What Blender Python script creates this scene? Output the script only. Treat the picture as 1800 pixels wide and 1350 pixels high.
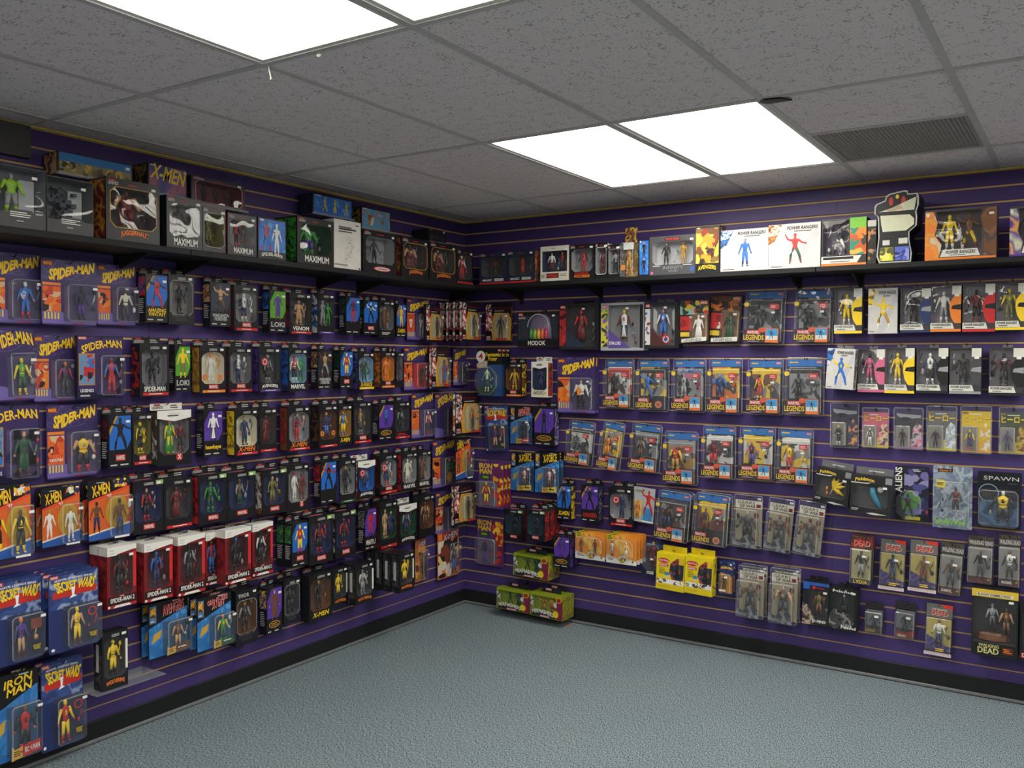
import bpy, bmesh, math, random
from mathutils import Vector, Matrix, Euler

for ob in list(bpy.data.objects):
    bpy.data.objects.remove(ob, do_unlink=True)
scene = bpy.context.scene
COL = scene.collection
rnd = random.Random(7)

# ------------------------------------------------------------------ camera, light level
cam_data = bpy.data.cameras.new('camera')
cam_data.sensor_width = 36.0
cam_data.lens = 36.0 * 1583.33 / 1800.0
cam_data.clip_start = 0.05
cam = bpy.data.objects.new('camera', cam_data)
cam.location = (3.6097, -4.9763, 1.6524)
cam.rotation_euler = (1.5454, -0.0029, 0.5751)
COL.objects.link(cam)
scene.camera = cam

scene.view_settings.view_transform = 'Standard'
scene.view_settings.look = 'None'
scene.view_settings.gamma = 1.0
scene.view_settings.use_curve_mapping = False
scene.view_settings.exposure = 0.33
try:
    scene.cycles.transparent_max_bounces = 32
    scene.cycles.max_bounces = 8
except Exception:
    pass
LAMP = 8.0            # radiance of the troffer lenses
world = bpy.data.worlds.new('world')
scene.world = world
world.use_nodes = True
world.node_tree.nodes['Background'].inputs[0].default_value = (0.02, 0.02, 0.022, 1)
world.node_tree.nodes['Background'].inputs[1].default_value = 1.0

# ------------------------------------------------------------------ colours and materials
def lin(c):
    return c / 12.92 if c <= 0.04045 else ((c + 0.055) / 1.055) ** 2.4
def hx(h):
    return tuple(lin(int(h[i:i + 2], 16) / 255) for i in (0, 2, 4)) + (1.0,)
PAL = dict(k='1c1c20', w='e6e5df', g='3f9a3a', G='245038', b='2f6fc4', n='26345f', r='c22a2c', m='6b2024', y='f0cc2a', o='e8822c',
           br='70482c', tn='c49a72', sk='d0a080', s='96989c', p='563a90', pk='d0688c', c='3a8aa8', au='b88c34', ol='78763a',
           cr='e2dcc4', dg='45464a', mg='b02a74', lb='8fb8d0', lime='98c828', lg='c4c4c2', am='d48c28', c2='22404e', gr='6a6c70')
WORD = dict(k='black', w='white', g='green', G='dark-green', b='blue', n='navy', r='red', m='maroon', y='yellow', o='orange', br='brown',
            tn='tan', sk='tan', s='silver', p='purple', pk='pink', c='teal', au='gold', ol='olive', cr='cream', dg='charcoal', mg='magenta',
            lb='pale-blue', lime='lime', lg='grey')
MATS = {}
def nodes_of(m):
    m.use_nodes = True
    return m.node_tree, m.node_tree.nodes['Principled BSDF']
def plain(c, rough=0.45, spec=0.4, metal=0.0):
    """printed card / plastic of one colour with a faint procedural mottling"""
    key = ('p', c, rough, spec, metal)
    if key in MATS: return MATS[key]
    m = bpy.data.materials.new('print_' + c); nt, b = nodes_of(m)
    col = hx(PAL.get(c, c))
    nz = nt.nodes.new('ShaderNodeTexNoise'); nz.inputs['Scale'].default_value = 35; nz.inputs['Detail'].default_value = 3
    tc = nt.nodes.new('ShaderNodeTexCoord'); nt.links.new(tc.outputs['Object'], nz.inputs['Vector'])
    mx = nt.nodes.new('ShaderNodeMix'); mx.data_type = 'RGBA'
    mx.inputs[6].default_value = tuple(x * 0.86 for x in col[:3]) + (1,)
    mx.inputs[7].default_value = tuple(min(1, x * 1.1) for x in col[:3]) + (1,)
    nt.links.new(nz.outputs['Fac'], mx.inputs[0]); nt.links.new(mx.outputs[2], b.inputs['Base Color'])
    b.inputs['Roughness'].default_value = rough; b.inputs['Specular IOR Level'].default_value = spec
    b.inputs['Metallic'].default_value = metal
    MATS[key] = m; return m
def toy(c):
    return plain(c, 0.4, 0.5)
def art(cols, scale=26.0):
    """busy printed artwork: hard-edged irregular patches of a few colours"""
    key = ('a', cols, scale)
    if key in MATS: return MATS[key]
    cs = cols.split(',')
    m = bpy.data.materials.new('artwork_print'); nt, b = nodes_of(m)
    tc = nt.nodes.new('ShaderNodeTexCoord')
    nz = nt.nodes.new('ShaderNodeTexNoise'); nz.inputs['Scale'].default_value = scale * 0.9
    nz.inputs['Detail'].default_value = 2; nz.inputs['Roughness'].default_value = 0.5; nz.inputs['Distortion'].default_value = 0.15
    nt.links.new(tc.outputs['Object'], nz.inputs['Vector'])
    rp = nt.nodes.new('ShaderNodeValToRGB'); rp.color_ramp.interpolation = 'LINEAR'
    e = rp.color_ramp.elements
    pos = [0.0, 0.47, 0.53, 0.6, 0.68]
    e[0].position = 0.40; e[0].color = hx(PAL.get(cs[0], cs[0]))
    e[1].position = pos[1]; e[1].color = hx(PAL.get(cs[1 % len(cs)], cs[1 % len(cs)]))
    for i in range(2, 5):
        x = e.new(pos[i]); x.color = hx(PAL.get(cs[i % len(cs)], cs[i % len(cs)]))
    nt.links.new(nz.outputs['Fac'], rp.inputs['Fac']); nt.links.new(rp.outputs['Color'], b.inputs['Base Color'])
    b.inputs['Roughness'].default_value = 0.45
    MATS[key] = m; return m
def clear_plastic(name, wave=0.6, haze=0.03, scale=9.0, refl=1.0):
    m = bpy.data.materials.new(name); m.use_nodes = True; nt = m.node_tree
    nt.nodes.remove(nt.nodes['Principled BSDF']); out = nt.nodes['Material Output']
    tr = nt.nodes.new('ShaderNodeBsdfTransparent'); tr.inputs[0].default_value = (0.96, 0.965, 0.97, 1)
    df = nt.nodes.new('ShaderNodeBsdfDiffuse'); df.inputs[0].default_value = (0.85, 0.87, 0.9, 1)
    gl = nt.nodes.new('ShaderNodeBsdfGlossy'); gl.inputs['Roughness'].default_value = 0.035
    fr = nt.nodes.new('ShaderNodeFresnel'); fr.inputs['IOR'].default_value = 1.5
    tc = nt.nodes.new('ShaderNodeTexCoord'); oi = nt.nodes.new('ShaderNodeObjectInfo')
    ad = nt.nodes.new('ShaderNodeVectorMath'); ad.operation = 'ADD'
    nz = nt.nodes.new('ShaderNodeTexNoise'); nz.inputs['Scale'].default_value = scale; nz.inputs['Detail'].default_value = 1.0
    bp = nt.nodes.new('ShaderNodeBump'); bp.inputs['Strength'].default_value = wave; bp.inputs['Distance'].default_value = 0.02
    cm = nt.nodes.new('ShaderNodeCombineXYZ'); ml = nt.nodes.new('ShaderNodeMath'); ml.operation = 'MULTIPLY'; ml.inputs[1].default_value = 37.0
    nt.links.new(oi.outputs['Random'], ml.inputs[0]); nt.links.new(ml.outputs[0], cm.inputs[0]); nt.links.new(ml.outputs[0], cm.inputs[2])
    nt.links.new(tc.outputs['Object'], ad.inputs[0]); nt.links.new(cm.outputs[0], ad.inputs[1])
    nt.links.new(ad.outputs[0], nz.inputs['Vector']); nt.links.new(nz.outputs['Fac'], bp.inputs['Height'])
    nt.links.new(bp.outputs[0], gl.inputs['Normal']); nt.links.new(bp.outputs[0], fr.inputs['Normal'])
    m1 = nt.nodes.new('ShaderNodeMixShader'); m1.inputs[0].default_value = haze
    m2 = nt.nodes.new('ShaderNodeMixShader')
    mu = nt.nodes.new('ShaderNodeMath'); mu.operation = 'MINIMUM'; mu.inputs[1].default_value = 0.18 * refl
    nt.links.new(fr.outputs[0], mu.inputs[0])
    nt.links.new(tr.outputs[0], m1.inputs[1]); nt.links.new(df.outputs[0], m1.inputs[2])
    nt.links.new(mu.outputs[0], m2.inputs[0]); nt.links.new(m1.outputs[0], m2.inputs[1]); nt.links.new(gl.outputs[0], m2.inputs[2])
    nt.links.new(m2.outputs[0], out.inputs['Surface'])
    return m
M_WINDOW = clear_plastic('window_film', 1.0, 0.012, 6.0)
M_BLISTER = clear_plastic('blister_plastic', 0.35, 0.03, 14.0)
M_SHELL = clear_plastic('clamshell_plastic', 0.3, 0.03, 16.0)
M_RIM = clear_plastic('plastic_edge', 0.2, 0.22, 16.0)
M_ACRYLIC = clear_plastic('acrylic', 0.0, 0.12, 3.0)

# ------------------------------------------------------------------ mesh helpers
def link(o, parent=None):
    COL.objects.link(o)
    if parent is not None: o.parent = parent
    return o
def mesh_obj(name, verts, faces, mats, parent=None, idx=None, smooth=False):
    me = bpy.data.meshes.new(name)
    me.from_pydata([tuple(v) for v in verts], [], faces)
    for m in (mats if isinstance(mats, (list, tuple)) else [mats]): me.materials.append(m)
    if idx:
        for f, i in zip(me.polygons, idx): f.material_index = i
    if smooth:
        for f in me.polygons: f.use_smooth = True
    me.update()
    return link(bpy.data.objects.new(name, me), parent)
def box_data(x0, y0, z0, x1, y1, z1):
    v = [(x0, y0, z0), (x1, y0, z0), (x1, y1, z0), (x0, y1, z0), (x0, y0, z1), (x1, y0, z1), (x1, y1, z1), (x0, y1, z1)]
    f = [(0, 3, 2, 1), (4, 5, 6, 7), (0, 1, 5, 4), (1, 2, 6, 5), (2, 3, 7, 6), (3, 0, 4, 7)]
    return v, f
def box(name, a, b, mat, parent=None):
    v, f = box_data(*a, *b)
    return mesh_obj(name, v, f, mat, parent)
def bevel_box(name, a, b, mat, parent=None, w=0.002, seg=1):
    v, f = box_data(*a, *b)
    me = bpy.data.meshes.new(name); bm = bmesh.new()
    vs = [bm.verts.new(p) for p in v]
    for q in f: bm.faces.new([vs[i] for i in q])
    bmesh.ops.bevel(bm, geom=list(bm.edges), offset=w, segments=seg, affect='EDGES', profile=0.5)
    bm.to_mesh(me); bm.free(); me.materials.append(mat)
    return link(bpy.data.objects.new(name, me), parent)
def struct(o, kind='structure'):
    o['kind'] = kind; return o
def tag(o, label, cat, group=None):
    o['label'] = label; o['category'] = cat
    if group: o['group'] = group
    return o
def tube_data(pts, rad, n=6):
    verts, faces = [], []
    for i, p in enumerate(pts):
        p = Vector(p)
        d = (Vector(pts[min(i + 1, len(pts) - 1)]) - Vector(pts[max(i - 1, 0)])).normalized()
        up = Vector((0, 0, 1)) if abs(d.z) < 0.9 else Vector((1, 0, 0))
        a = d.cross(up).normalized(); b = a.cross(d)
        r = rad[i] if isinstance(rad, (list, tuple)) else rad
        for k in range(n):
            t = 2 * math.pi * k / n
            verts.append(p + a * math.cos(t) * r + b * math.sin(t) * r)
    for i in range(len(pts) - 1):
        for k in range(n):
            faces.append((i * n + k, i * n + (k + 1) % n, (i + 1) * n + (k + 1) % n, (i + 1) * n + k))
    faces.append(tuple(range(n - 1, -1, -1))); faces.append(tuple(range((len(pts) - 1) * n, len(pts) * n)))
    return verts, faces

# ------------------------------------------------------------------ the room
PIT = 0.0762; Z0 = 0.148; ZT = Z0 + 32 * PIT; ZC = 2.595
XR, YF = 6.4, -8.4
def purple():
    m = bpy.data.materials.new('purple_paint'); nt, b = nodes_of(m)
    tc = nt.nodes.new('ShaderNodeTexCoord'); nz = nt.nodes.new('ShaderNodeTexNoise'); nz.inputs['Scale'].default_value = 5; nz.inputs['Detail'].default_value = 5
    nt.links.new(tc.outputs['Object'], nz.inputs['Vector'])
    rp = nt.nodes.new('ShaderNodeValToRGB'); rp.color_ramp.elements[0].color = hx('43356a'); rp.color_ramp.elements[1].color = hx('4d3c7a')
    nt.links.new(nz.outputs['Fac'], rp.inputs['Fac']); nt.links.new(rp.outputs['Color'], b.inputs['Base Color'])
    b.inputs['Roughness'].default_value = 0.42; b.inputs['Specular IOR Level'].default_value = 0.35
    return m
M_PURPLE = purple()
M_MDF = plain('c9a87c', 0.8, 0.2)
M_BLACK = plain('1b1c1f', 0.5, 0.35)
M_SHELF = plain('191a1c', 0.55, 0.3)
M_YELLOW = plain('dcc462', 0.6, 0.3)
M_WIRE = plain('101012', 0.35, 0.5)

# carpet
def carpet():
    m = bpy.data.materials.new('carpet'); nt, b = nodes_of(m)
    tc = nt.nodes.new('ShaderNodeTexCoord')
    n1 = nt.nodes.new('ShaderNodeTexNoise'); n1.inputs['Scale'].default_value = 210; n1.inputs['Detail'].default_value = 5; n1.inputs['Roughness'].default_value = 0.7
    n2 = nt.nodes.new('ShaderNodeTexNoise'); n2.inputs['Scale'].default_value = 2.2; n2.inputs['Detail'].default_value = 2
    mp = nt.nodes.new('ShaderNodeMapping'); mp.inputs['Scale'].default_value = (1.0, 0.45, 1.0); mp.inputs['Rotation'].default_value = (0, 0, 0.5)
    nt.links.new(tc.outputs['Object'], mp.inputs[0]); nt.links.new(mp.outputs[0], n1.inputs['Vector']); nt.links.new(tc.outputs['Object'], n2.inputs['Vector'])
    rp = nt.nodes.new('ShaderNodeValToRGB')
    rp.color_ramp.elements[0].position = 0.40; rp.color_ramp.elements[0].color = hx('3c4a56')
    rp.color_ramp.elements[1].position = 0.60; rp.color_ramp.elements[1].color = hx('9caaae')
    nt.links.new(n1.outputs['Fac'], rp.inputs['Fac'])
    mx = nt.nodes.new('ShaderNodeMix'); mx.data_type = 'RGBA'; mx.blend_type = 'MULTIPLY'; mx.inputs[0].default_value = 1.0
    r2 = nt.nodes.new('ShaderNodeValToRGB'); r2.color_ramp.elements[0].color = (0.86, 0.88, 0.92, 1); r2.color_ramp.elements[1].color = (1, 1, 0.98, 1)
    nt.links.new(n2.outputs['Fac'], r2.inputs['Fac']); nt.links.new(rp.outputs['Color'], mx.inputs[6]); nt.links.new(r2.outputs['Color'], mx.inputs[7])
    nt.links.new(mx.outputs[2], b.inputs['Base Color'])
    bp = nt.nodes.new('ShaderNodeBump'); bp.inputs['Strength'].default_value = 0.25; bp.inputs['Distance'].default_value = 0.002
    nt.links.new(n1.outputs['Fac'], bp.inputs['Height']); nt.links.new(bp.outputs[0], b.inputs['Normal'])
    b.inputs['Roughness'].default_value = 0.95; b.inputs['Specular IOR Level'].default_value = 0.1
    return m
struct(box('floor', (-0.05, YF, -0.06), (XR, 0.05, 0.0), carpet()))

# slat walls: MDF core seen in the grooves, painted slats as pieces
SL_T = 0.006
wl = struct(box('wall_left', (-0.06, YF, 0), (-SL_T, 0.05, ZC), M_MDF))
wr = struct(box('wall_back', (-0.06, SL_T, 0), (XR, 0.06, ZC), M_MDF))
M_WALLP = plain('e4e1da', 0.8, 0.2)
struct(box('wall_right', (XR, YF, 0), (XR + 0.06, 0.06, ZC), M_WALLP))
struct(box('wall_front', (-0.06, YF - 0.06, 0), (XR + 0.06, YF, ZC), M_WALLP))
def slat_mesh(L, lip=0.0045):
    # long painted board with small eased edges, length along x, z 0..PIT with the groove gap taken off
    g = 0.0048
    prof = [(0.0, g), (-SL_T + 0.002, g), (-SL_T, g + 0.0015), (-SL_T, PIT - g - 0.0015), (-SL_T + 0.002, PIT - g), (0.0, PIT - g)]
    v = [(0, y, z) for y, z in prof] + [(L, y, z) for y, z in prof]
    n = len(prof); f = [(i, i + 1, n + i + 1, n + i) for i in range(n - 1)] + [tuple(range(n - 1, -1, -1)), tuple(range(n, 2 * n))]
    me = bpy.data.meshes.new('slat'); me.from_pydata(v, [], f); me.materials.append(M_PURPLE); me.update(); return me
PL = 2.4384
sm = slat_mesh(PL - 0.0015)
for k in range(32):
    for j in range(2):
        o = link(bpy.data.objects.new('slat', sm), wr); o.location = (j * PL + 0.0008, SL_T, Z0 + k * PIT)
        o = link(bpy.data.objects.new('slat', sm), wl); o.location = (-SL_T, -(j + 1) * PL + 0.0008, Z0 + k * PIT); o.rotation_euler = (0, 0, math.pi / 2)
# rest of the long walls beyond the frame
for k in range(32):
    for j, L in ((2, XR - 2 * PL),):
        o = mesh_obj('slat', *box_data(0, -SL_T, 0.0048, L, 0, PIT - 0.0048), M_PURPLE, wr) if k == 0 else link(bpy.data.objects.new('slat', rest_r), wr)
        rest_r = o.data; o.location = (2 * PL, SL_T, Z0 + k * PIT)
    L = -YF - 2 * PL
    o = mesh_obj('slat', *box_data(0, -SL_T, 0.0048, L, 0, PIT - 0.0048), M_PURPLE, wl) if k == 0 else link(bpy.data.objects.new('slat', rest_l), wl)
    rest_l = o.data; o.location = (-SL_T, YF, Z0 + k * PIT); o.rotation_euler = (0, 0, math.pi / 2)
# kick board, baseboard with floor lip, yellow edge under the ceiling
struct(box('trim_1', (-0.012, YF, 0.09), (0.001, 0.0, Z0 - 0.002), M_PURPLE))
struct(box('trim_2', (0.001, -0.001, 0.09), (XR, 0.012, Z0 - 0.002), M_PURPLE))
bl = struct(bevel_box('baseboard_left', (-0.01, YF, 0.0), (0.010, -0.010, 0.094), M_BLACK, None, 0.003))
br_ = struct(bevel_box('baseboard_back', (-0.01, -0.010, 0.0), (XR, 0.01, 0.094), M_BLACK, None, 0.003))
M_LIP = plain('747678', 0.35, 0.5)
bevel_box('floor_lip', (0.010, YF, 0.004), (0.020, -0.020, 0.018), M_LIP, bl, 0.002)
bevel_box('floor_lip', (0.010, -0.020, 0.004), (XR, -0.010, 0.018), M_LIP, br_, 0.002)
struct(box('trim_3', (-0.010, YF, ZT), (0.006, 0.0, ZC - 0.0005), M_YELLOW))
struct(box('trim_4', (0.006, -0.006, ZT), (XR, 0.010, ZC - 0.0005), M_YELLOW))

# ceiling: T-bar grid, tiles, troffers, return vent
def tile_mat():
    m = bpy.data.materials.new('ceiling_tile'); nt, b = nodes_of(m)
    tc = nt.nodes.new('ShaderNodeTexCoord'); oi = nt.nodes.new('ShaderNodeObjectInfo')
    cm = nt.nodes.new('ShaderNodeCombineXYZ'); ml = nt.nodes.new('ShaderNodeMath'); ml.operation = 'MULTIPLY'; ml.inputs[1].default_value = 50
    ad = nt.nodes.new('ShaderNodeVectorMath'); ad.operation = 'ADD'
    nt.links.new(oi.outputs['Random'], ml.inputs[0]); nt.links.new(ml.outputs[0], cm.inputs[0])
    nt.links.new(tc.outputs['Object'], ad.inputs[0]); nt.links.new(cm.outputs[0], ad.inputs[1])
    vo = nt.nodes.new('ShaderNodeTexVoronoi'); vo.inputs['Scale'].default_value = 95; vo.inputs['Randomness'].default_value = 1.0
    nz = nt.nodes.new('ShaderNodeTexNoise'); nz.inputs['Scale'].default_value = 22; nz.inputs['Detail'].default_value = 3
    nt.links.new(ad.outputs[0], vo.inputs['Vector']); nt.links.new(ad.outputs[0], nz.inputs['Vector'])
    # pits where a cell centre is near and the noise is high
    th = nt.nodes.new('ShaderNodeMapRange'); th.inputs[1].default_value = 0.36; th.inputs[2].default_value = 0.66; th.inputs[3].default_value = 0.10; th.inputs[4].default_value = 0.40
    nt.links.new(nz.outputs['Fac'], th.inputs[0])
    lt = nt.nodes.new('ShaderNodeMath'); lt.operation = 'LESS_THAN'
    nt.links.new(vo.outputs['Distance'], lt.inputs[0]); nt.links.new(th.outputs[0], lt.inputs[1])
    mx = nt.nodes.new('ShaderNodeMix'); mx.data_type = 'RGBA'
    mx.inputs[6].default_value = hx('e8dddc'); mx.inputs[7].default_value = hx('aba3a0')
    nt.links.new(lt.outputs[0], mx.inputs[0]); nt.links.new(mx.outputs[2], b.inputs['Base Color'])
    bp = nt.nodes.new('ShaderNodeBump'); bp.inputs['Strength'].default_value = 0.6; bp.inputs['Distance'].default_value = 0.002; bp.invert = True
    nt.links.new(lt.outputs[0], bp.inputs['Height']); nt.links.new(bp.outputs[0], b.inputs['Normal'])
    b.inputs['Roughness'].default_value = 0.95; b.inputs['Specular IOR Level'].default_value = 0.1
    return m
M_TILE = tile_mat(); M_GRID = plain('c4bfbc', 0.5, 0.3)
ceil = struct(box('ceiling', (-0.06, YF, ZC + 0.10), (XR, 0.06, ZC + 0.14), plain('6a6866', 0.9, 0.1)))
GX, GY, TX, TY = 1.3695, -1.7607, 0.6096, 1.2192
gxs = [GX + TX * i for i in range(-2, 9) if 0.02 < GX + TX * i < XR]
gys = [GY - TY * j for j in range(-1, 6) if GY - TY * j > YF]
xs = [0.0] + gxs + [XR]; ys = [0.0] + gys + [YF]
LIGHTS = {}
lamps = set()
for cx in (0, 1, 4, 5):
    for cy in (-1, 1, 3):
        lamps.add((round(GX + TX * cx, 3), round(GY - TY * cy, 3)))
VENT = (round(GX + TX * 2, 3), round(GY + TY, 3))
tile_cache = {}
def tile(x0, x1, y0, y1):
    g = 0.0115
    key = (round(x1 - x0, 3), round(y0 - y1, 3))
    if key not in tile_cache:
        v, f = box_data(0, 0, 0, x1 - x0 - 2 * g, y0 - y1 - 2 * g, 0.015)
        me = bpy.data.meshes.new('ceiling_tile'); me.from_pydata(v, [], f); me.materials.append(M_TILE); me.update(); tile_cache[key] = me
    o = link(bpy.data.objects.new('ceiling_tile', tile_cache[key]), ceil)
    o.location = (x0 + g, y1 + g, ZC + 0.001)
    return o
for gx in gxs:
    box('grid_runner', (gx - 0.012, YF, ZC - 0.004), (gx + 0.012, 0, ZC + 0.03), M_GRID, ceil)
for gy in gys:
    for a, b in zip(xs[:-1], xs[1:]):
        box('grid_runner', (a + 0.012, gy - 0.012, ZC - 0.0035), (b - 0.012, gy + 0.012, ZC + 0.03), M_GRID, ceil)
def lens_mat():
    m = bpy.data.materials.new('troffer_lens'); m.use_nodes = True; nt = m.node_tree
    nt.nodes.remove(nt.nodes['Principled BSDF']); out = nt.nodes['Material Output']
    em = nt.nodes.new('ShaderNodeEmission'); em.inputs['Strength'].default_value = LAMP
    tc = nt.nodes.new('ShaderNodeTexCoord'); sp = nt.nodes.new('ShaderNodeSeparateXYZ'); nt.links.new(tc.outputs['Object'], sp.inputs[0])
    # the tubes behind the prismatic lens: soft brighter bands along its length
    mm = nt.nodes.new('ShaderNodeMath'); mm.operation = 'MULTIPLY'; mm.inputs[1].default_value = 2 * math.pi / 0.29
    co = nt.nodes.new('ShaderNodeMath'); co.operation = 'COSINE'
    mr = nt.nodes.new('ShaderNodeMapRange'); mr.inputs[1].default_value = -1; mr.inputs[2].default_value = 1; mr.inputs[3].default_value = 1.25; mr.inputs[4].default_value = 0.75
    nt.links.new(sp.outputs[0], mm.inputs[0]); nt.links.new(mm.outputs[0], co.inputs[0]); nt.links.new(co.outputs[0], mr.inputs[0])
    mu = nt.nodes.new('ShaderNodeMath'); mu.operation = 'MULTIPLY'; mu.inputs[1].default_value = LAMP
    nt.links.new(mr.outputs[0], mu.inputs[0]); nt.links.new(mu.outputs[0], em.inputs['Strength'])
    em.inputs[0].default_value = (1.0, 0.96, 0.86, 1)
    nt.links.new(em.outputs[0], out.inputs['Surface'])
    return m
M_LENS = lens_mat(); M_FRAME = plain('d8d6cc', 0.4, 0.4)
TROFF = {}
def troffer(x0, x1, y0, y1, label):
    r = link(bpy.data.objects.new('ceiling_light', None)); r.location = ((x0 + x1) / 2, (y0 + y1) / 2, ZC)
    tag(r, label, 'light', 'fluorescent troffers in the ceiling')
    w, l = (x1 - x0) / 2 - 0.013, (y0 - y1) / 2 - 0.013; t = 0.016
    vs, fs = [], []
    for a, b in (((-w, -l, 0), (w, -l + t, 0.03)), ((-w, l - t, 0), (w, l, 0.03)), ((-w, -l + t, 0), (-w + t, l - t, 0.03)), ((w - t, -l + t, 0), (w, l - t, 0.03))):
        v, f = box_data(*a, *b); n = len(vs); vs += v; fs += [tuple(i + n for i in q) for q in f]
    mesh_obj('frame', vs, fs, M_FRAME, r)
    box('housing', (-w, -l, 0.031), (w, l, 0.09), M_FRAME, r)
    # prismatic lens: fine ribs
    v, f = box_data(-w + t, -l + t, 0.006, w - t, l - t, 0.010)
    mesh_obj('lens', v, f, M_LENS, r)
    return r
M_VENT = plain('a09c98', 0.6, 0.3); M_DUCT = plain('55524e', 0.8, 0.1)
names_l = {(0, -1): 'glowing ceiling light by the back wall, the one further from the grille',
           (1, -1): 'glowing ceiling light by the back wall, the one next to the grille',
           (0, 1): 'glowing ceiling light near the top edge, the larger one seen',
           (1, 1): 'glowing ceiling light cut by the top edge, only a corner seen'}
for i, (x0, x1) in enumerate(zip(xs[:-1], xs[1:])):
    for j, (y0, y1) in enumerate(zip(ys[:-1], ys[1:])):
        k = (round(x0, 3), round(y0, 3))
        if k in lamps:
            cx = round((x0 - GX) / TX); cy = round((GY - y0) / TY)
            troffer(x0, x1, y0, y1, names_l.get((cx, cy), 'ceiling light troffer behind the viewer, row %s column %s' % ('abcdefgh'[cy + 1], 'abcdefgh'[cx])))
        elif k == VENT:
            ym = y0 - 0.6096
            tile(x0, x1, ym, y1)
            v = link(bpy.data.objects.new('air_return_grille', None)); v.location = ((x0 + x1) / 2, (y0 + ym) / 2, ZC)
            tag(v, 'dark perforated air return grille set in the ceiling beside a light', 'vent')
            w = 0.292
            vs, fs = [], []
            for a, b in (((-w, -w, 0), (w, -w + .018, .012)), ((-w, w - .018, 0), (w, w, .012)), ((-w, -w + .018, 0), (-w + .018, w - .018, .012)), ((w - .018, -w + .018, 0), (w, w - .018, .012))):
                q, f = box_data(*a, *b); n = len(vs); vs += q; fs += [tuple(i2 + n for i2 in t) for t in f]
            mesh_obj('frame', vs, fs, M_VENT, v)
            vs, fs = [], []
            n_b = 34
            for q in range(n_b):
                c = -w + .02 + (2 * w - .04) * (q + .5) / n_b
                for a, b in (((c - .0028, -w + .018, .004), (c + .0028, w - .018, .007)), ((-w + .018, c - .0028, .0045), (w - .018, c + .0028, .0075))):
                    qv, qf = box_data(*a, *b); n = len(vs); vs += qv; fs += [tuple(i2 + n for i2 in t) for t in qf]
            o = mesh_obj('perforated_face', vs, fs, M_VENT, v); o['kind'] = 'stuff'
            box('duct_cover', (-w, -w, .05), (w, w, .06), M_DUCT, v)
            box('baffle_plate', (-.12, -.08, .012), (.16, .08, .015), plain('c8c4be', .6, .3), v)
            box('cross_bar', (-.295, -.3165, -.0034), (.295, -.2925, .02), M_GRID, v)
        else:
            tile(x0, x1, y0, y1)
# small ceiling damage
def shard(name, pts, mat, label, cat, th=0.004):
    n = len(pts)
    v = [(x, y, ZC - th - 0.004) for x, y in pts] + [(x, y, ZC - 0.004) for x, y in pts]
    f = [tuple(range(n - 1, -1, -1)), tuple(range(n, 2 * n))] + [(i, (i + 1) % n, n + (i + 1) % n, n + i) for i in range(n)]
    o = mesh_obj(name, v, f, mat); tag(o, label, cat); return o

# ------------------------------------------------------------------ shelves
SHZ = 2.135
M_SHELFTOP = M_SHELF
def shelf(u0, u1, wall, label):
    r = link(bpy.data.objects.new('wall_shelf', None))
    if wall == 'L': r.location = (0, u0, SHZ - 0.026); r.rotation_euler = (0, 0, math.pi / 2)
    else: r.location = (u0, 0, SHZ - 0.026)
    tag(r, label, 'shelf', 'black shelf boards above the peg rows')
    L = u1 - u0
    bevel_box('board', (0.002, -0.30, 0), (L - 0.002, -0.001, 0.026), M_SHELF, r, 0.002)
    for bx in ([0.16, L - 0.16] if L > 0.7 else [L * 0.5]):
        pr = [(0, 0), (-0.22, 0), (-0.22, -0.010), (-0.02, -0.062), (0, -0.062)]
        v = [(bx - 0.004, y - 0.001, z) for y, z in pr] + [(bx + 0.004, y - 0.001, z) for y, z in pr]; n = 5
        f = [tuple(range(n)), tuple(range(2 * n - 1, n - 1, -1))] + [(i, n + i, n + (i + 1) % n, (i + 1) % n) for i in range(n)]
        mesh_obj('bracket', v, f, M_BLACK, r)
        box('bracket_plate', (bx - 0.014, -0.004, -0.085), (bx + 0.014, -0.001, 0.0), M_BLACK, r)
ends_l = [0.0 - 0.001, -1.219, -2.438, -3.657]
for i in range(3):
    shelf(ends_l[i + 1], ends_l[i], 'L', ['black wall shelf nearest the corner under red window boxes', 'black wall shelf under the green and white boxes, middle of left wall',
                                          'black wall shelf holding the two grey robot boxes'][i])
ends_r = [0.301, 1.2, 2.41, 3.63]
for i in range(3):
    shelf(ends_r[i], ends_r[i + 1], 'R', ['black back-wall shelf nearest the corner under navy boxes', 'black back-wall shelf under the white boxes',
                                          'black back-wall shelf under the die-cut package'][i])
# black panel on the wall top
box_p = bevel_box('sign_panel', (0.001, -3.9, 2.455), (0.03, -2.985, 2.583), plain('505050', 0.7, 0.2), None, 0.002)
tag(box_p, 'plain black panel fixed high on the wall above grey boxes', 'panel')

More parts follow.
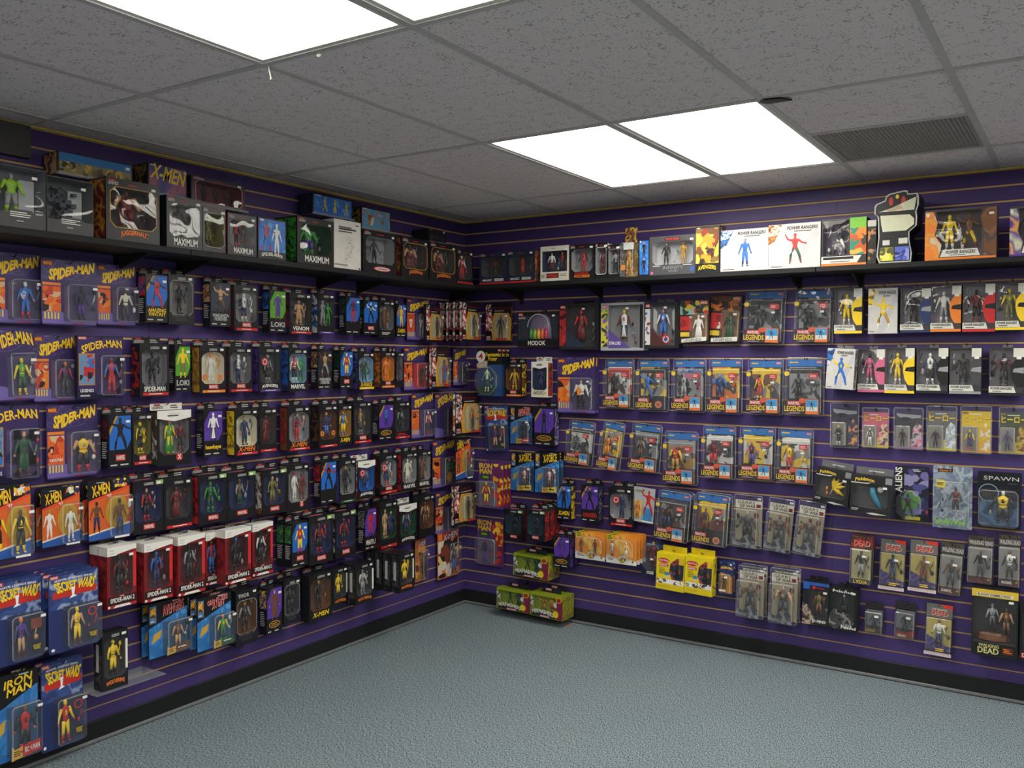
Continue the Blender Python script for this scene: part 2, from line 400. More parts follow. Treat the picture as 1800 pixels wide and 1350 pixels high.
# ------------------------------------------------------------------ figures (generic plastic mannequins)
def ell(c, r, n=8, m=6):
    v, f = [], []
    for i in range(1, m):
        t = math.pi * i / m
        for k in range(n):
            p = 2 * math.pi * k / n
            v.append((c[0] + r[0] * math.sin(t) * math.cos(p), c[1] + r[1] * math.sin(t) * math.sin(p), c[2] + r[2] * math.cos(t)))
    v.append((c[0], c[1], c[2] + r[2])); v.append((c[0], c[1], c[2] - r[2])); T = len(v) - 2
    for i in range(m - 2):
        for k in range(n): f.append((i * n + k, (i + 1) * n + k, (i + 1) * n + (k + 1) % n, i * n + (k + 1) % n))
    for k in range(n):
        f.append((T, k, (k + 1) % n)); f.append((T + 1, (m - 2) * n + (k + 1) % n, (m - 2) * n + k))
    return v, f
def loft(secs, n=10):
    v, f = [], []
    for (x, y, z, rx, ry) in secs:
        for k in range(n):
            t = 2 * math.pi * k / n; v.append((x + rx * math.cos(t), y + ry * math.sin(t), z))
    for i in range(len(secs) - 1):
        for k in range(n): f.append((i * n + k, i * n + (k + 1) % n, (i + 1) * n + (k + 1) % n, (i + 1) * n + k))
    f.append(tuple(range(n - 1, -1, -1))); f.append(tuple(range((len(secs) - 1) * n, len(secs) * n)))
    return v, f
FIGS = {}
def figure_mesh(pose):
    if pose in FIGS: return FIGS[pose]
    V, F, MI = [], [], []
    def put(vf, mi):
        v, f = vf; n = len(V); V.extend(v); F.extend([tuple(i + n for i in q) for q in f]); MI.extend([mi] * len(f))
    s = {'g': 2.0, 'h': 1.5, 'f': 0.84}.get(pose, 1.0)      # girth
    put(ell((0, -.005, .925), (.046 * (1.0 if s < 1.2 else 1.05), .052, .068)), 0)
    put(ell((0, .010, .947), (.051, .052, .057)), 6)
    put(loft([(0, 0, .47, .05 * s, .045 * s), (0, 0, .52, .082 * s, .055 * s), (0, 0, .60, .066 * s, .045 * s), (0, -.004, .70, .098 * s, .06 * s),
              (0, 0, .785, .115 * s, .055 * s), (0, 0, .82, .06 * s, .04 * s), (0, 0, .87, .03, .03)]), 1)
    put(loft([(0, -.002, .575, .069 * s, .049 * s), (0, -.002, .60, .070 * s, .049 * s)]), 4)
    put(loft([(0, -.024 * s, .64, .045 * s, .034 * s), (0, -.030 * s, .71, .066 * s, .036 * s), (0, -.026 * s, .765, .05 * s, .03 * s)], 8), 2)
    act = pose == 'b'
    for sd in (-1, 1):
        sh = (sd * .118 * s, 0, .775)
        if act and sd == -1: el, wr = (-.23, -.02, .80), (-.30, -.05, .93)
        elif act: el, wr = (.22, -.03, .69), (.33, -.07, .66)
        else: el, wr = (sd * (.15 * s + .018), .0, .63), (sd * (.165 * s + .05), -.04, .50)
        put(tube_data([sh, el, wr], [.037 * s, .031 * s, .021 * s], 7), 2)
        put(ell(sh, (.042 * s, .042 * s, .04 * s), 7, 5), 2)
        hd = tuple(w + (w - e) * .22 for w, e in zip(wr, el))
        put(ell(hd, (.022 * s, .024 * s, .032), 6, 5), 5)
        hip = (sd * .046 * s, 0, .50)
        if act: kn, an = (sd * .14, -.05 * sd, .29), (sd * (.19 if sd > 0 else .16), .02, .06)
        else: kn, an = (sd * .066 * s, -.012, .28), (sd * .082 * s, .004, .07)
        mid = tuple(k * .55 + a * .45 for k, a in zip(kn, an))
        put(tube_data([hip, kn, mid], [.056 * s, .042 * s, .037 * s], 8), 3)
        put(tube_data([mid, an], [.039 * s, .03 * s], 8), 4)
        fx, fy, fz = an
        put(ell((fx + sd * .008, fy - .035, .026), (.03 * s, .07, .028), 8, 5), 4)
    if pose in 'cd':
        top, bot = (.60, .14) if pose == 'c' else (.55, .04)
        w = .12 if pose == 'c' else .17
        put(loft([(0, .01, top + .17, .112, .062), (0, .01, top, .085, .06), (0, .015, (top + bot) / 2, w * .85, .07), (0, .02, bot, w, .085)], 12), 1)
    me = bpy.data.meshes.new('figure'); me.from_pydata(V, [], F)
    for _ in range(7): me.materials.append(None)
    for p, i in zip(me.polygons, MI): p.material_index = i; p.use_smooth = True
    me.update(); FIGS[pose] = me; return me

# ------------------------------------------------------------------ lettering
TXT = {}
def text_mesh(s, style='plain'):
    key = (s, style)
    if key in TXT: return TXT[key]
    cu = bpy.data.curves.new('lettering', 'FONT'); cu.body = s.replace('|', '\n'); cu.resolution_u = 2
    cu.align_x = 'CENTER'; cu.space_line = 0.78
    cu.offset = 0.0 if style == 'thin' else (0.04 if style in ('spid', 'fan') else 0.022)
    if style in ('ital', 'spid'): cu.shear = 0.25
    ob = bpy.data.objects.new('t', cu); COL.objects.link(ob)
    bpy.context.view_layer.update()
    dg = bpy.context.evaluated_depsgraph_get()
    me = bpy.data.meshes.new_from_object(ob.evaluated_get(dg))
    bpy.data.objects.remove(ob)
    co = [v.co.copy() for v in me.vertices]
    x0, x1 = min(c.x for c in co), max(c.x for c in co); y0, y1 = min(c.y for c in co), max(c.y for c in co)
    P = [((c.x - x0) / (x1 - x0), (c.y - y0) / max(1e-6, y1 - y0)) for c in co]
    if style == 'spid': P = [(x, z * (0.62 - 0.12 * x) + 0.5 * x ** 1.3 - 0.10 * math.sin(x * 9) * (1 - z)) for x, z in P]
    elif style == 'arch': P = [(x, z * 0.72 + 0.28 * (1 - (2 * x - 1) ** 2)) for x, z in P]
    elif style == 'fan': P = [(x + (x - .5) * 0.25 * (z - .5), z * (0.75 + 0.25 * abs(2 * x - 1)) + 0.2 * (1 - (2 * x - 1) ** 2)) for x, z in P]
    elif style == 'jag': P = [(x, z * (0.75 + 0.25 * math.sin(x * 21)) + 0.05 * math.sin(x * 40)) for x, z in P]
    a0, a1 = min(p[0] for p in P), max(p[0] for p in P); b0, b1 = min(p[1] for p in P), max(p[1] for p in P)
    for v, (x, z) in zip(me.vertices, P): v.co = ((x - a0) / (a1 - a0) - .5, 0, (z - b0) / (b1 - b0) - .5)
    me.materials.clear(); me.materials.append(None); me.update()
    me.name = 'lettering'
    TXT[key] = me; return me

# ------------------------------------------------------------------ a package and its parts
class Pack:
    def __init__(s, name, wall, u, z, w, h, dep, off, tilt):
        s.w, s.h, s.dep, s.wall = w, h, dep, wall
        s.root = link(bpy.data.objects.new(name, None))
        s.root.empty_display_size = 0.02
        if wall == 'L': s.root.location = (off, u, z); rz = math.pi / 2
        else: s.root.location = (u, -off, z); rz = 0
        s.root.rotation_euler = (0, math.radians(tilt), rz)
        s.f = -dep           # y of the front face
    def X(s, a): return (a - .5) * s.w
    def Z(s, b): return b * s.h
    def poly(s, name, pts, mat, y=None, lift=.0006):
        y = (s.f if y is None else y) - lift
        n = len(pts)
        v = [(s.X(a), y, s.Z(b)) for a, b in pts]
        return mesh_obj(name, v, [tuple(range(n))], mat, s.root)
    def panel(s, name, a0, b0, a1, b1, mat, y=None, lift=.0006):
        return s.poly(name, [(a0, b0), (a1, b0), (a1, b1), (a0, b1)], mat, y, lift)
    def collage(s, name, a0, b0, a1, b1, cols, y=None, lift=.0004, n=16, seed=None):
        """printed artwork: a ground with overlapping irregular colour shapes"""
        cs = cols.split(','); r = random.Random(seed if seed is not None else rnd.random())
        y = (s.f if y is None else y) - lift; W, H = (a1 - a0) * s.w, (b1 - b0) * s.h
        x0, z0 = s.X(a0), s.Z(b0); V = [(x0, y, z0), (x0 + W, y, z0), (x0 + W, y, z0 + H), (x0, y, z0 + H)]; F = [(0, 1, 2, 3)]; MI = [0]
        for k in range(n):
            cx, cz = r.random() * W, r.random() * H; R = (.34 - .24 * k / n) * min(W, H) * r.uniform(.7, 1.3); e = r.uniform(1, 2.6); an = r.uniform(0, math.pi); m = 9; i = len(V)
            for q in range(m):
                t = 2 * math.pi * q / m; rr = R * r.uniform(.62, 1.1); px, pz = rr * e * math.cos(t), rr * math.sin(t)
                X = cx + px * math.cos(an) - pz * math.sin(an); Zz = cz + px * math.sin(an) + pz * math.cos(an)
                V.append((x0 + min(W, max(0, X)), y - .00004 * (k + 1), z0 + min(H, max(0, Zz))))
            F.append(tuple(range(i, i + m))); MI.append(r.randrange(len(cs)))
        return mesh_obj(name, V, F, [plain(c) for c in cs], s.root, MI)
    def oval(s, name, a, b, ra, rb, mat, y=None, lift=.0009, n=14):
        return s.poly(name, [(a + ra * math.cos(2 * math.pi * k / n), b + rb * math.sin(2 * math.pi * k / n)) for k in range(n)], mat, y, lift)
    def ring(s, name, a, b, r, mat, y=None, lift=.0012, t=.3, n=16):
        y = (s.f if y is None else y) - lift; v = []; f = []
        for k in range(n):
            c, q = math.cos(2 * math.pi * k / n), math.sin(2 * math.pi * k / n)
            v += [(s.X(a) + r * c, y, s.Z(b) + r * q), (s.X(a) + r * (1 - t) * c, y, s.Z(b) + r * (1 - t) * q)]
        for k in range(n):
            j = (k + 1) % n; f.append((2 * k, 2 * j, 2 * j + 1, 2 * k + 1))
        return mesh_obj(name, v, f, mat, s.root)
    def text(s, t, a0, b0, a1, b1, c, style='plain', rot=0, y=None, lift=.0012, shadow=None, name='lettering', on=None):
        if not t: return
        y = (s.f if y is None else y) - lift
        me = text_mesh(t, style)
        o = bpy.data.objects.new(name, me); link(o, on or s.root)
        o.location = (s.X((a0 + a1) / 2), y, s.Z((b0 + b1) / 2)); o.scale = ((a1 - a0) * s.w, 1, (b1 - b0) * s.h)
        o.rotation_euler = (0, -math.radians(rot), 0)
        o.material_slots[0].link = 'OBJECT'; o.material_slots[0].material = plain(c)
        if shadow:
            d = bpy.data.objects.new('lettering_shadow', me); link(d, o)
            d.location = (.0012 / o.scale.x, .0003, -.0016 / o.scale.z)
            d.material_slots[0].link = 'OBJECT'; d.material_slots[0].material = plain(shadow)
        return o
    def plate(s, t, a0, b0, a1, b1, bg='r', fg='w', y=None, lift=.0008):
        pl = s.panel('logo_plate', a0, b0, a1, b1, plain(bg), y, lift)
        m = (a1 - a0) * .08; q = (b1 - b0) * .16
        s.text(t, a0 + m, b0 + q, a1 - m, b1 - q, fg, y=y, lift=lift + .0006, on=pl)
    def lines(s, a0, b0, a1, b1, n, c='lg', y=None, lift=.001, side=None):
        vs, fs = [], []
        for k in range(n):
            zb = b0 + (b1 - b0) * (k + .25) / n; zt = zb + (b1 - b0) * .45 / n
            e = a1 - (a1 - a0) * rnd.uniform(0, .35)
            if side is None:
                yy = (s.f if y is None else y) - lift
                q = [(s.X(a0), yy, s.Z(zb)), (s.X(e), yy, s.Z(zb)), (s.X(e), yy, s.Z(zt)), (s.X(a0), yy, s.Z(zt))]
            else:
                xx = side * (s.w / 2 + lift)
                q = [(xx, -s.dep * a0, s.Z(zb)), (xx, -s.dep * e, s.Z(zb)), (xx, -s.dep * e, s.Z(zt)), (xx, -s.dep * a0, s.Z(zt))]
            i = len(vs); vs += q; fs.append((i, i + 1, i + 2, i + 3))
        return mesh_obj('small_print', vs, fs, plain(c), s.root)
    def sticker(s, a, b, y=None):
        w, h = .020 / s.w, .011 / s.h
        o = s.panel('price_sticker', a - w / 2, b - h / 2, a + w / 2, b + h / 2, plain('e9e7e2', .6), y, .0016)
        return o
    def win_poly(s, a0, b0, a1, b1, style):
        x0, x1, z0, z1 = s.X(a0), s.X(a1), s.Z(b0), s.Z(b1); c = min(x1 - x0, z1 - z0) * .14
        if style == 'rect': return [(x0, z0), (x1, z0), (x1, z1), (x0, z1)]
        p = [(x0 + c, z0), (x1 - c, z0), (x1, z0 + c), (x1, z1 - c), (x1 - c, z1), (x0 + c, z1), (x0, z1 - c), (x0, z0 + c)]
        if style == 'arch':
            r = min(x1 - x0, z1 - z0) * .42; p = [(x0 + c, z0), (x1 - c, z0), (x1, z0 + c)]
            for k in range(5):
                t = math.pi / 2 * k / 4; p.append((x1 - r + r * math.cos(t), z1 - r * .6 + r * .6 * math.sin(t)))
            for k in range(5):
                t = math.pi / 2 * k / 4; p.append((x0 + r - r * math.sin(t), z1 - r * .6 + r * .6 * math.cos(t)))
            p.append((x0, z0 + c))
        return p
    def carton(s, body, tray=None, win=None, cav=.64):
        """one carton: outer faces, front frame around the window, inner tray"""
        w, h, d = s.w / 2, s.h, s.dep
        V = [(-w, -d, 0), (w, -d, 0), (w, -d, h), (-w, -d, h), (-w, 0, 0), (w, 0, 0), (w, 0, h), (-w, 0, h)]
        F = [(4, 7, 6, 5), (0, 3, 7, 4), (1, 5, 6, 2), (3, 2, 6, 7), (0, 4, 5, 1)]; MI = [0] * 5
        if win is None:
            F.append((0, 1, 2, 3)); MI.append(0)
            return mesh_obj('carton', V, F, [body], s.root)
        n = len(win); i0 = len(V)
        V += [(x, -d, z) for x, z in win] + [(x, -d * (1 - cav), z) for x, z in win]
        def cor(p): return (0 if p[0] < 0 else 1) if p[1] < s.win_mid else (3 if p[0] < 0 else 2)
        s.win_mid = (min(p[1] for p in win) + max(p[1] for p in win)) / 2
        for k in range(n):
            a, b = k, (k + 1) % n; ca, cb = cor(win[a]), cor(win[b])
            F.append((i0 + b, i0 + a, ca) if ca == cb else (i0 + b, i0 + a, ca, cb)); MI.append(0)
            F.append((i0 + a, i0 + b, i0 + n + b, i0 + n + a)); MI.append(1)
        F.append(tuple(i0 + n + k for k in range(n))); MI.append(1)
        o = mesh_obj('carton', V, F, [body, tray], s.root, MI)
        mesh_obj('window_pane', [(x, -d - .0003, z) for x, z in win], [tuple(range(n))], M_WINDOW, s.root)
        return o
    def edge(s, win, c):
        n = len(win); cx = sum(p[0] for p in win) / n; cz = sum(p[1] for p in win) / n; V = []
        for k in (1.0, 1.035): V += [(cx + (x - cx) * k, s.f - .0008, cz + (z - cz) * k) for x, z in win]
        mesh_obj('window_outline', V, [(i, (i + 1) % n, n + (i + 1) % n, n + i) for i in range(n)], plain(c), next(q for q in s.root.children if q.name.startswith('window_pane')))
    def fig(s, spec, a, b0, b1, y=None, flat=False, yaw=0):
        if not spec: return
        pose, cs = spec.split(':'); cs = cs.split(',')
        o = bpy.data.objects.new('printed_figure' if flat else 'figure', figure_mesh(pose)); link(o, s.root)
        H = (b1 - b0) * s.h
        o.location = (s.X(a), (s.f - .001 if flat else (-s.dep * .71 if y is None else y)), s.Z(b0))
        if flat: o.scale = (H, .012, H)
        else:
            dy = min(H, s.dep * 2.3); o.scale = (H, dy, H); o.rotation_euler = (0, 0, math.radians(yaw))
        hands = cs[0] if cs[0] in ('sk', 'tn') else cs[4]
        for sl, c in zip(o.material_slots, [cs[0], cs[1], cs[2], cs[3], cs[4], hands, (rnd.choice(['br', 'k', '8a6a3a']) if cs[0] in ('sk', 'tn') else cs[0])]):
            sl.link = 'OBJECT'; sl.material = toy(c)
        return o
    def bits(s, a0, b0, a1, b1, cols, n=3, y=None):
        """loose accessories held in the tray"""
        for k in range(n):
            a = rnd.uniform(a0, a1); b = b0 + (b1 - b0) * (k + .5) / n
            c = (s.X(a), -s.dep * .6 if y is None else y, s.Z(b)); r = rnd.uniform(.006, .011)
            v, f = ell(c, (r * rnd.uniform(.6, 1), r * .6, r * rnd.uniform(.9, 1.6)), 6, 5) if k % 2 == 0 else tube_data([(c[0] - r, c[1], c[2] - 2 * r), (c[0], c[1], c[2]), (c[0] + .5 * r, c[1], c[2] + 2.4 * r)], [.002, .003, .0015], 5)
            mesh_obj('accessory', v, f, toy(rnd.choice(cols)), s.root, smooth=True)
    def side_art(s, cols, lines=False):
        cs = cols.split(','); sd = -1 if s.wall == 'L' else 1
        x = sd * (s.w / 2 + .0005); d = s.dep
        def q(nm, b0, b1, m, e0=.06, e1=.94):
            pts = [(x, -d * e0, s.Z(b0)), (x, -d * e1, s.Z(b0)), (x, -d * e1, s.Z(b1)), (x, -d * e0, s.Z(b1))]
            mesh_obj(nm, pts, [(0, 1, 2, 3) if sd < 0 else (3, 2, 1, 0)], m, s.root)
        if lines:
            q('side_portrait', .55, .95, art(cols, 40)); s.lines(.15, .18, .85, .5, 8, 'lg', side=sd)
        else:
            q('side_artwork', .03, .97, art(cols, 18))
    def hang_tab(s, c, h=.030, w=.94, y=0, logo=True):
        z0, z1 = s.h, s.h + h; x = s.w / 2 * w
        v, f = box_data(-x, -.0012 - y, z0 - .002, x, -y, z1)
        ht = mesh_obj('hang_tab', v, f, plain(c), s.root)
        if logo:
            fg = 'k' if c == 'w' else 'lg'
            b = s.h
            s.text('LEGENDS', .08, (b + h * .2) / b, .40, (b + h * .6) / b, fg, y=-.0012 - y, on=ht)
            s.panel('logo_plate', .14, (b + h * .65) / b, .32, (b + h * .9) / b, plain('r'), y=-.0012 - y).parent = ht
            s.lines(.62, (b + h * .2) / b, .9, (b + h * .8) / b, 2, fg, y=-.0012 - y).parent = ht
    def card(s, mat, r=.012, th=.0014, name='backing_card'):
        w, h = s.w / 2, s.h; pts = []
        for cx, cz, a in ((w - r, r, -90), (w - r, h - r, 0), (-w + r, h - r, 90), (-w + r, r, 180)):
            for k in range(4):
                t = math.radians(a + 30 * k); pts.append((cx + r * math.cos(t), cz + r * math.sin(t)))
        n = len(pts)
        v = [(x, -th, z) for x, z in pts] + [(x, 0, z) for x, z in pts]
        f = [tuple(range(n)), tuple(range(2 * n - 1, n - 1, -1))] + [(i, n + i, n + (i + 1) % n, (i + 1) % n) for i in range(n)]
        o = mesh_obj(name, v, f, mat, s.root); s.f = -th; return o
    def blister(s, a0, b0, a1, b1, dep, mat=None, name='blister', y0=None, round_=.10):
        x0, x1, z0, z1 = s.X(a0), s.X(a1), s.Z(b0), s.Z(b1); y0 = s.f - .0005 if y0 is None else y0
        c = min(x1 - x0, z1 - z0) * round_
        def ringp(k, y):
            i = k
            return [(x0 + c, y, z0 + i), (x1 - c, y, z0 + i), (x1 - i, y, z0 + c), (x1 - i, y, z1 - c), (x1 - c, y, z1 - i), (x0 + c, y, z1 - i), (x0 + i, y, z1 - c), (x0 + i, y, z0 + c)]
        R0, R1, R2 = ringp(0, y0), ringp(.002, y0 - dep * .9), ringp(.006, y0 - dep)
        V = R0 + R1 + R2; F = []
        for L in (0, 8):
            F += [(L + i, L + (i + 1) % 8, L + 8 + (i + 1) % 8, L + 8 + i) for i in range(8)]
        F.append(tuple(range(16, 24)))
        return mesh_obj(name, V, F, [mat or M_BLISTER, M_RIM], s.root, [0] * 8 + [1] * 8 + [0])

def hook(wall, u, z, reach, what):
    o_v, o_f = tube_data([(0, -.002, 0), (0, -reach, .004), (0, -reach - .012, .014)], .0022, 6)
    v2, f2 = box_data(-.006, -.003, -.006, .006, 0, .012)
    n = len(o_v); V = list(o_v) + v2; F = list(o_f) + [tuple(i + n for i in q) for q in f2]
    o = mesh_obj('peg_hook', V, F, M_WIRE)
    if wall == 'L': o.location = (0, u, z); o.rotation_euler = (0, 0, math.pi / 2)
    else: o.location = (u, 0, z)
    tag(o, 'black wire peg hook carrying the ' + what, 'hook', 'wire peg hooks in the slat walls')

# ------------------------------------------------------------------ package builders, one per kind of packaging
def marvel(P, a0, b0, a1, b1, y=None): P.plate('MARVEL', a0, b0, a1, b1, 'r', 'w', y)
def k_win(P, o, fig):
    body = plain(o.get('body', 'k'), .35)
    tray = plain(o.get('tray', '808084'), .5)
    hi = .80 if o.get('top') else .88
    win = P.win_poly(.07, .2, .93, hi, 'arch' if o.get('arch') else 'cham')
    P.carton(body, tray, win)
    if o.get('edge'): P.edge(win, o['edge'])
    f2 = o.get('fig2')
    P.fig(fig, .42 if f2 else .5, .22, hi - .04, yaw=rnd.uniform(-15, 15))
    if f2: P.fig(f2, .74, .24, hi - .1, yaw=-10)
    else: P.bits(.74, .4, .86, .8, [fig.split(':')[1].split(',')[k] for k in (0, 1, 2)] if fig else ['s'], 3)
    if o.get('disc'):
        P.oval('accessory_disc', .3, .68, .15, .15 * P.w / P.h, plain(o['disc']), y=-P.dep * .9); P.ring('accessory_ring', .3, .68, .10 * P.w, plain('w'), y=-P.dep * .91)
    if o.get('rings'):
        for a, b in ((.22, .34), (.8, .34)): P.ring('effect_piece', a, b, .015, plain(o['rings']), y=-P.dep * .9, t=.7)
    lg = o.get('logo', ''); lc = o.get('lc', 'w')
    bb = .09 if o.get('stripe') else .07
    if lg == 'MARVEL' and 'lc' not in o: marvel(P, .33, bb, .7, bb + .10)
    elif lg == 'XCIRCLE':
        P.oval('emblem_disc', .64, .15, .10, .10 * P.w / P.h, plain('r'), lift=.001); P.text('X', .58, .1, .70, .2, 'w', lift=.0018)
    elif lg == '-': P.lines(.2, bb, .8, bb + .08, 2, lc)
    elif lg: P.text(lg, .14, bb, .86, bb + (.10 if '|' not in lg else .13), lc, 'ital' if lg.startswith('X-') else ('arch' if lg in ('WOLVERINE', 'AVENGERS') else 'plain'), shadow='m' if lc in 'oy' else None)
    if o.get('stripe'): P.panel('colour_stripe', .1, .015, .97, .07, plain(o['stripe'])); P.lines(.3, .03, .8, .06, 1, 'w', lift=.0012)
    if o.get('top'): P.text(o['top'], .1, .86, .6, .93, 'lg')
    else: P.text('LEGENDS', .36, .905, .66, .955, 'k' if o.get('body') == 'cr' else 'lg')
    P.sticker(.84, .93)
    if o.get('strip'):
        P.panel('side_strip', .90, .3, .985, .82, plain('w')); x = -P.w / 2 - .0012
        mesh_obj('side_strip', [(x, -P.dep * .3, P.Z(.32)), (x, -P.dep * .62, P.Z(.32)), (x, -P.dep * .62, P.Z(.8)), (x, -P.dep * .3, P.Z(.8))], [(0, 1, 2, 3)], plain('b8b8b8'), P.root)
    if o.get('tag'):
        P.panel('comic_tag', .74, .9, .99, .98, plain('8fb86a'), lift=.0014)
        v = [(P.X(.2), -P.dep * .3, P.h + .0006), (P.X(.2), -P.dep * .7, P.h + .0006), (P.X(.7), -P.dep * .7, P.h + .0006), (P.X(.7), -P.dep * .3, P.h + .0006)]
        mesh_obj('top_label', v, [(0, 1, 2, 3)], plain('pk'), P.root)
    if o.get('side'): P.side_art(o['side'])
    if not o.get('nohdr'):
        P.hang_tab(o.get('hdr', 'k'))
        if o.get('hdr') == 'w':
            P.poly('white_header', [(0, .86), (.5, .80), (1, .86), (1, 1.0), (0, 1.0)], plain('w'), lift=.001); P.lines(.3, .88, .7, .93, 1, 'dg', lift=.0016)
def k_clo(P, o, fig):
    P.carton(plain('k', .35))
    P.poly('art_panel', [(.04, .34), (.04, .72), (.32, .97), (.97, .97), (.97, .52), (.78, .34)], plain({'b': '2668c0', 'g': '58a030', 'p': '5a3aa0', 'n': '303848', 'k': '2c2c30'}[o['art']]))
    if o['art'] in 'bp' and rnd.random() < .5: P.poly('art_stripe', [(.04, .62), (.04, .72), (.32, .97), (.40, .97)], plain('au'), lift=.0009)
    P.fig(fig, .5, .3, .94, flat=True)
    lg = o.get('logo', ''); lc = o.get('lc', 'w')
    if lg == 'MARVEL': marvel(P, .3, .13, .72, .25)
    elif lg == 'OVAL': P.oval('gold_badge', .5, .2, .36, .075, plain('au')); P.oval('badge_field', .5, .2, .31, .055, plain('k'), lift=.0012); P.lines(.28, .165, .78, .235, 2, 'au', lift=.0016)
    elif lg: P.text(lg, .1, .13, .9, .29 if '|' in lg else .25, lc, 'ital' if lg.startswith('X-') else 'plain')
    P.lines(.08, .03, .38, .085, 1, 'lg'); P.lines(.5, .03, .85, .085, 1, 'lg')
    P.sticker(.84, .86)
    if o.get('side'): P.side_art(o['side'], lines=(P.wall == 'L'))
    P.hang_tab('k')
def web_lines(P, b0, b1, c='8a7ab8'):
    vs, fs = [], []
    def seg(p, q):
        d = Vector((q[0] - p[0], 0, q[1] - p[1])); n = Vector((-d.z, 0, d.x)).normalized() * .0004; i = len(vs)
        for pt in ((p[0] - n.x, p[1] - n.z), (q[0] - n.x, q[1] - n.z), (q[0] + n.x, q[1] + n.z), (p[0] + n.x, p[1] + n.z)): vs.append((pt[0], P.f - .0005, pt[1]))
        fs.append((i, i + 1, i + 2, i + 3))
    cx, cz = P.X(.3), P.Z(b1)
    R = [P.w * .2, P.w * .34, P.w * .48, P.w * .62]
    A = [math.radians(a) for a in range(-172, 0, 20)]
    def clampz(x, z): return (max(P.X(.02), min(P.X(.98), x)), max(P.Z(b0), min(P.Z(b1 - .01), z)))
    for r in R:
        for a, b in zip(A[:-1], A[1:]): 
            p, q = clampz(cx + r * math.cos(a), cz + r * .8 * math.sin(a)), clampz(cx + r * math.cos(b), cz + r * .8 * math.sin(b))
            if abs(p[0] - q[0]) + abs(p[1] - q[1]) > 1e-4: seg(p, q)
    for a in A: 
        q = clampz(cx + R[-1] * math.cos(a), cz + R[-1] * .8 * math.sin(a)); seg((cx, cz - .004), q)
    mesh_obj('printed_web_lines', vs, fs, plain(c), P.root)
def k_spc(P, o, fig):
    d = P.dep; P.card(plain('3d3162', .35))
    P.poly('lilac_fade', [(.02, .02), (.98, .02), (.98, .06), (.5, .1), (.36, .2), (.02, .24)], plain('7465ac', .35), lift=.0003)
    web_lines(P, .7, 1.0)
    P.text('SPIDER-MAN', .12, .70 if not o.get('bold') else .72, .97, .97, 'y', 'arch' if o.get('bold') else 'spid', rot=10 if o.get('bold') else 4, shadow='o', lift=.0012)
    P.plate('MARVEL', .03, .9, .2, .96, 'r', 'y')
    if not o.get('bold'):
        P.panel('orange_strip', .02, .60, .34, .64, plain('o')); P.collage('art_panel', .02, .2, .34, .585, 'e0662c,e0662c,c83c28,2a2024,d8b890,e8842c') if not o.get('white') else P.panel('art_panel', .02, .2, .34, .585, plain('d8562a'))
        if o.get('white'): P.fig('a:k,w,w,w,k', .18, .24, .55, flat=True)
        P.text(o.get('name', ''), .06, .24, .3, .28, 'w', lift=.0016)
        for k in range(5): P.panel('printed_dart', .05 + k * .058, .09, .075 + k * .058, .19, plain('y'))
    P.blister(.37, .05, .97, .64 if not o.get('bold') else .68, d * .92)
    P.panel('tray_back', .39, .06, .95, .62, plain(o.get('tray', '4a4468'), .5), lift=.001)
    P.fig(fig, .66, .08, .60, y=P.f - d * .45, yaw=rnd.uniform(-12, 12))
    if o.get('vest'): P.panel('vest_piece', .62, .33, .70, .47, plain(o['vest']), y=P.f - d * .45 - .03)
    P.bits(.84, .2, .92, .6, ['w', 's', 'k'], 3, y=P.f - d * .4)
    if o.get('rings'): P.oval('accessory_disc', .6, .22, .13, .13 * P.w / P.h, plain(o['rings']), y=P.f - d * .7)
    P.sticker(.87, .57, y=P.f - d * .93)
    P.lines(.55, .015, .8, .04, 1, 'r')
def k_spb(P, o, fig):
    d = P.dep; P.carton(plain('1e1a38', .35)); P.f = -d * .35
    P.root.children[-1].scale = (1, .35, 1)
    P.f = -d * .35
    P.poly('purple_field', [(.02, .15), (.98, .02), (.98, .98), (.02, .98)], plain('38285e'))
    web_lines(P, .7, 1.0, '5a78b0')
    P.text('SPIDER-MAN', .08, .76, .96, .93, 'y', 'arch', rot=8, shadow='r'); marvel(P, .02, .94, .2, .985)
    P.panel('art_border', .03, .22, .37, .72, plain('au'), lift=.0009); P.collage('art_panel', .045, .235, .355, .705, '6a8cb0,b,r,r,k,6a8cb0', lift=.0012)
    P.text('LEGENDS', .06, .11, .34, .16, 'w'); P.lines(.06, .03, .3, .08, 1, 'lg')
    P.blister(.40, .05, .96, .70, d * .7); P.panel('tray_back', .42, .07, .94, .68, plain('5a4a80', .5))
    P.fig(fig, .68, .08, .66, y=P.f - d * .35); P.bits(.88, .2, .93, .6, ['k', 's', 'r'], 3, y=P.f - d * .3)
    P.sticker(.86, .63, y=P.f - d * .72)
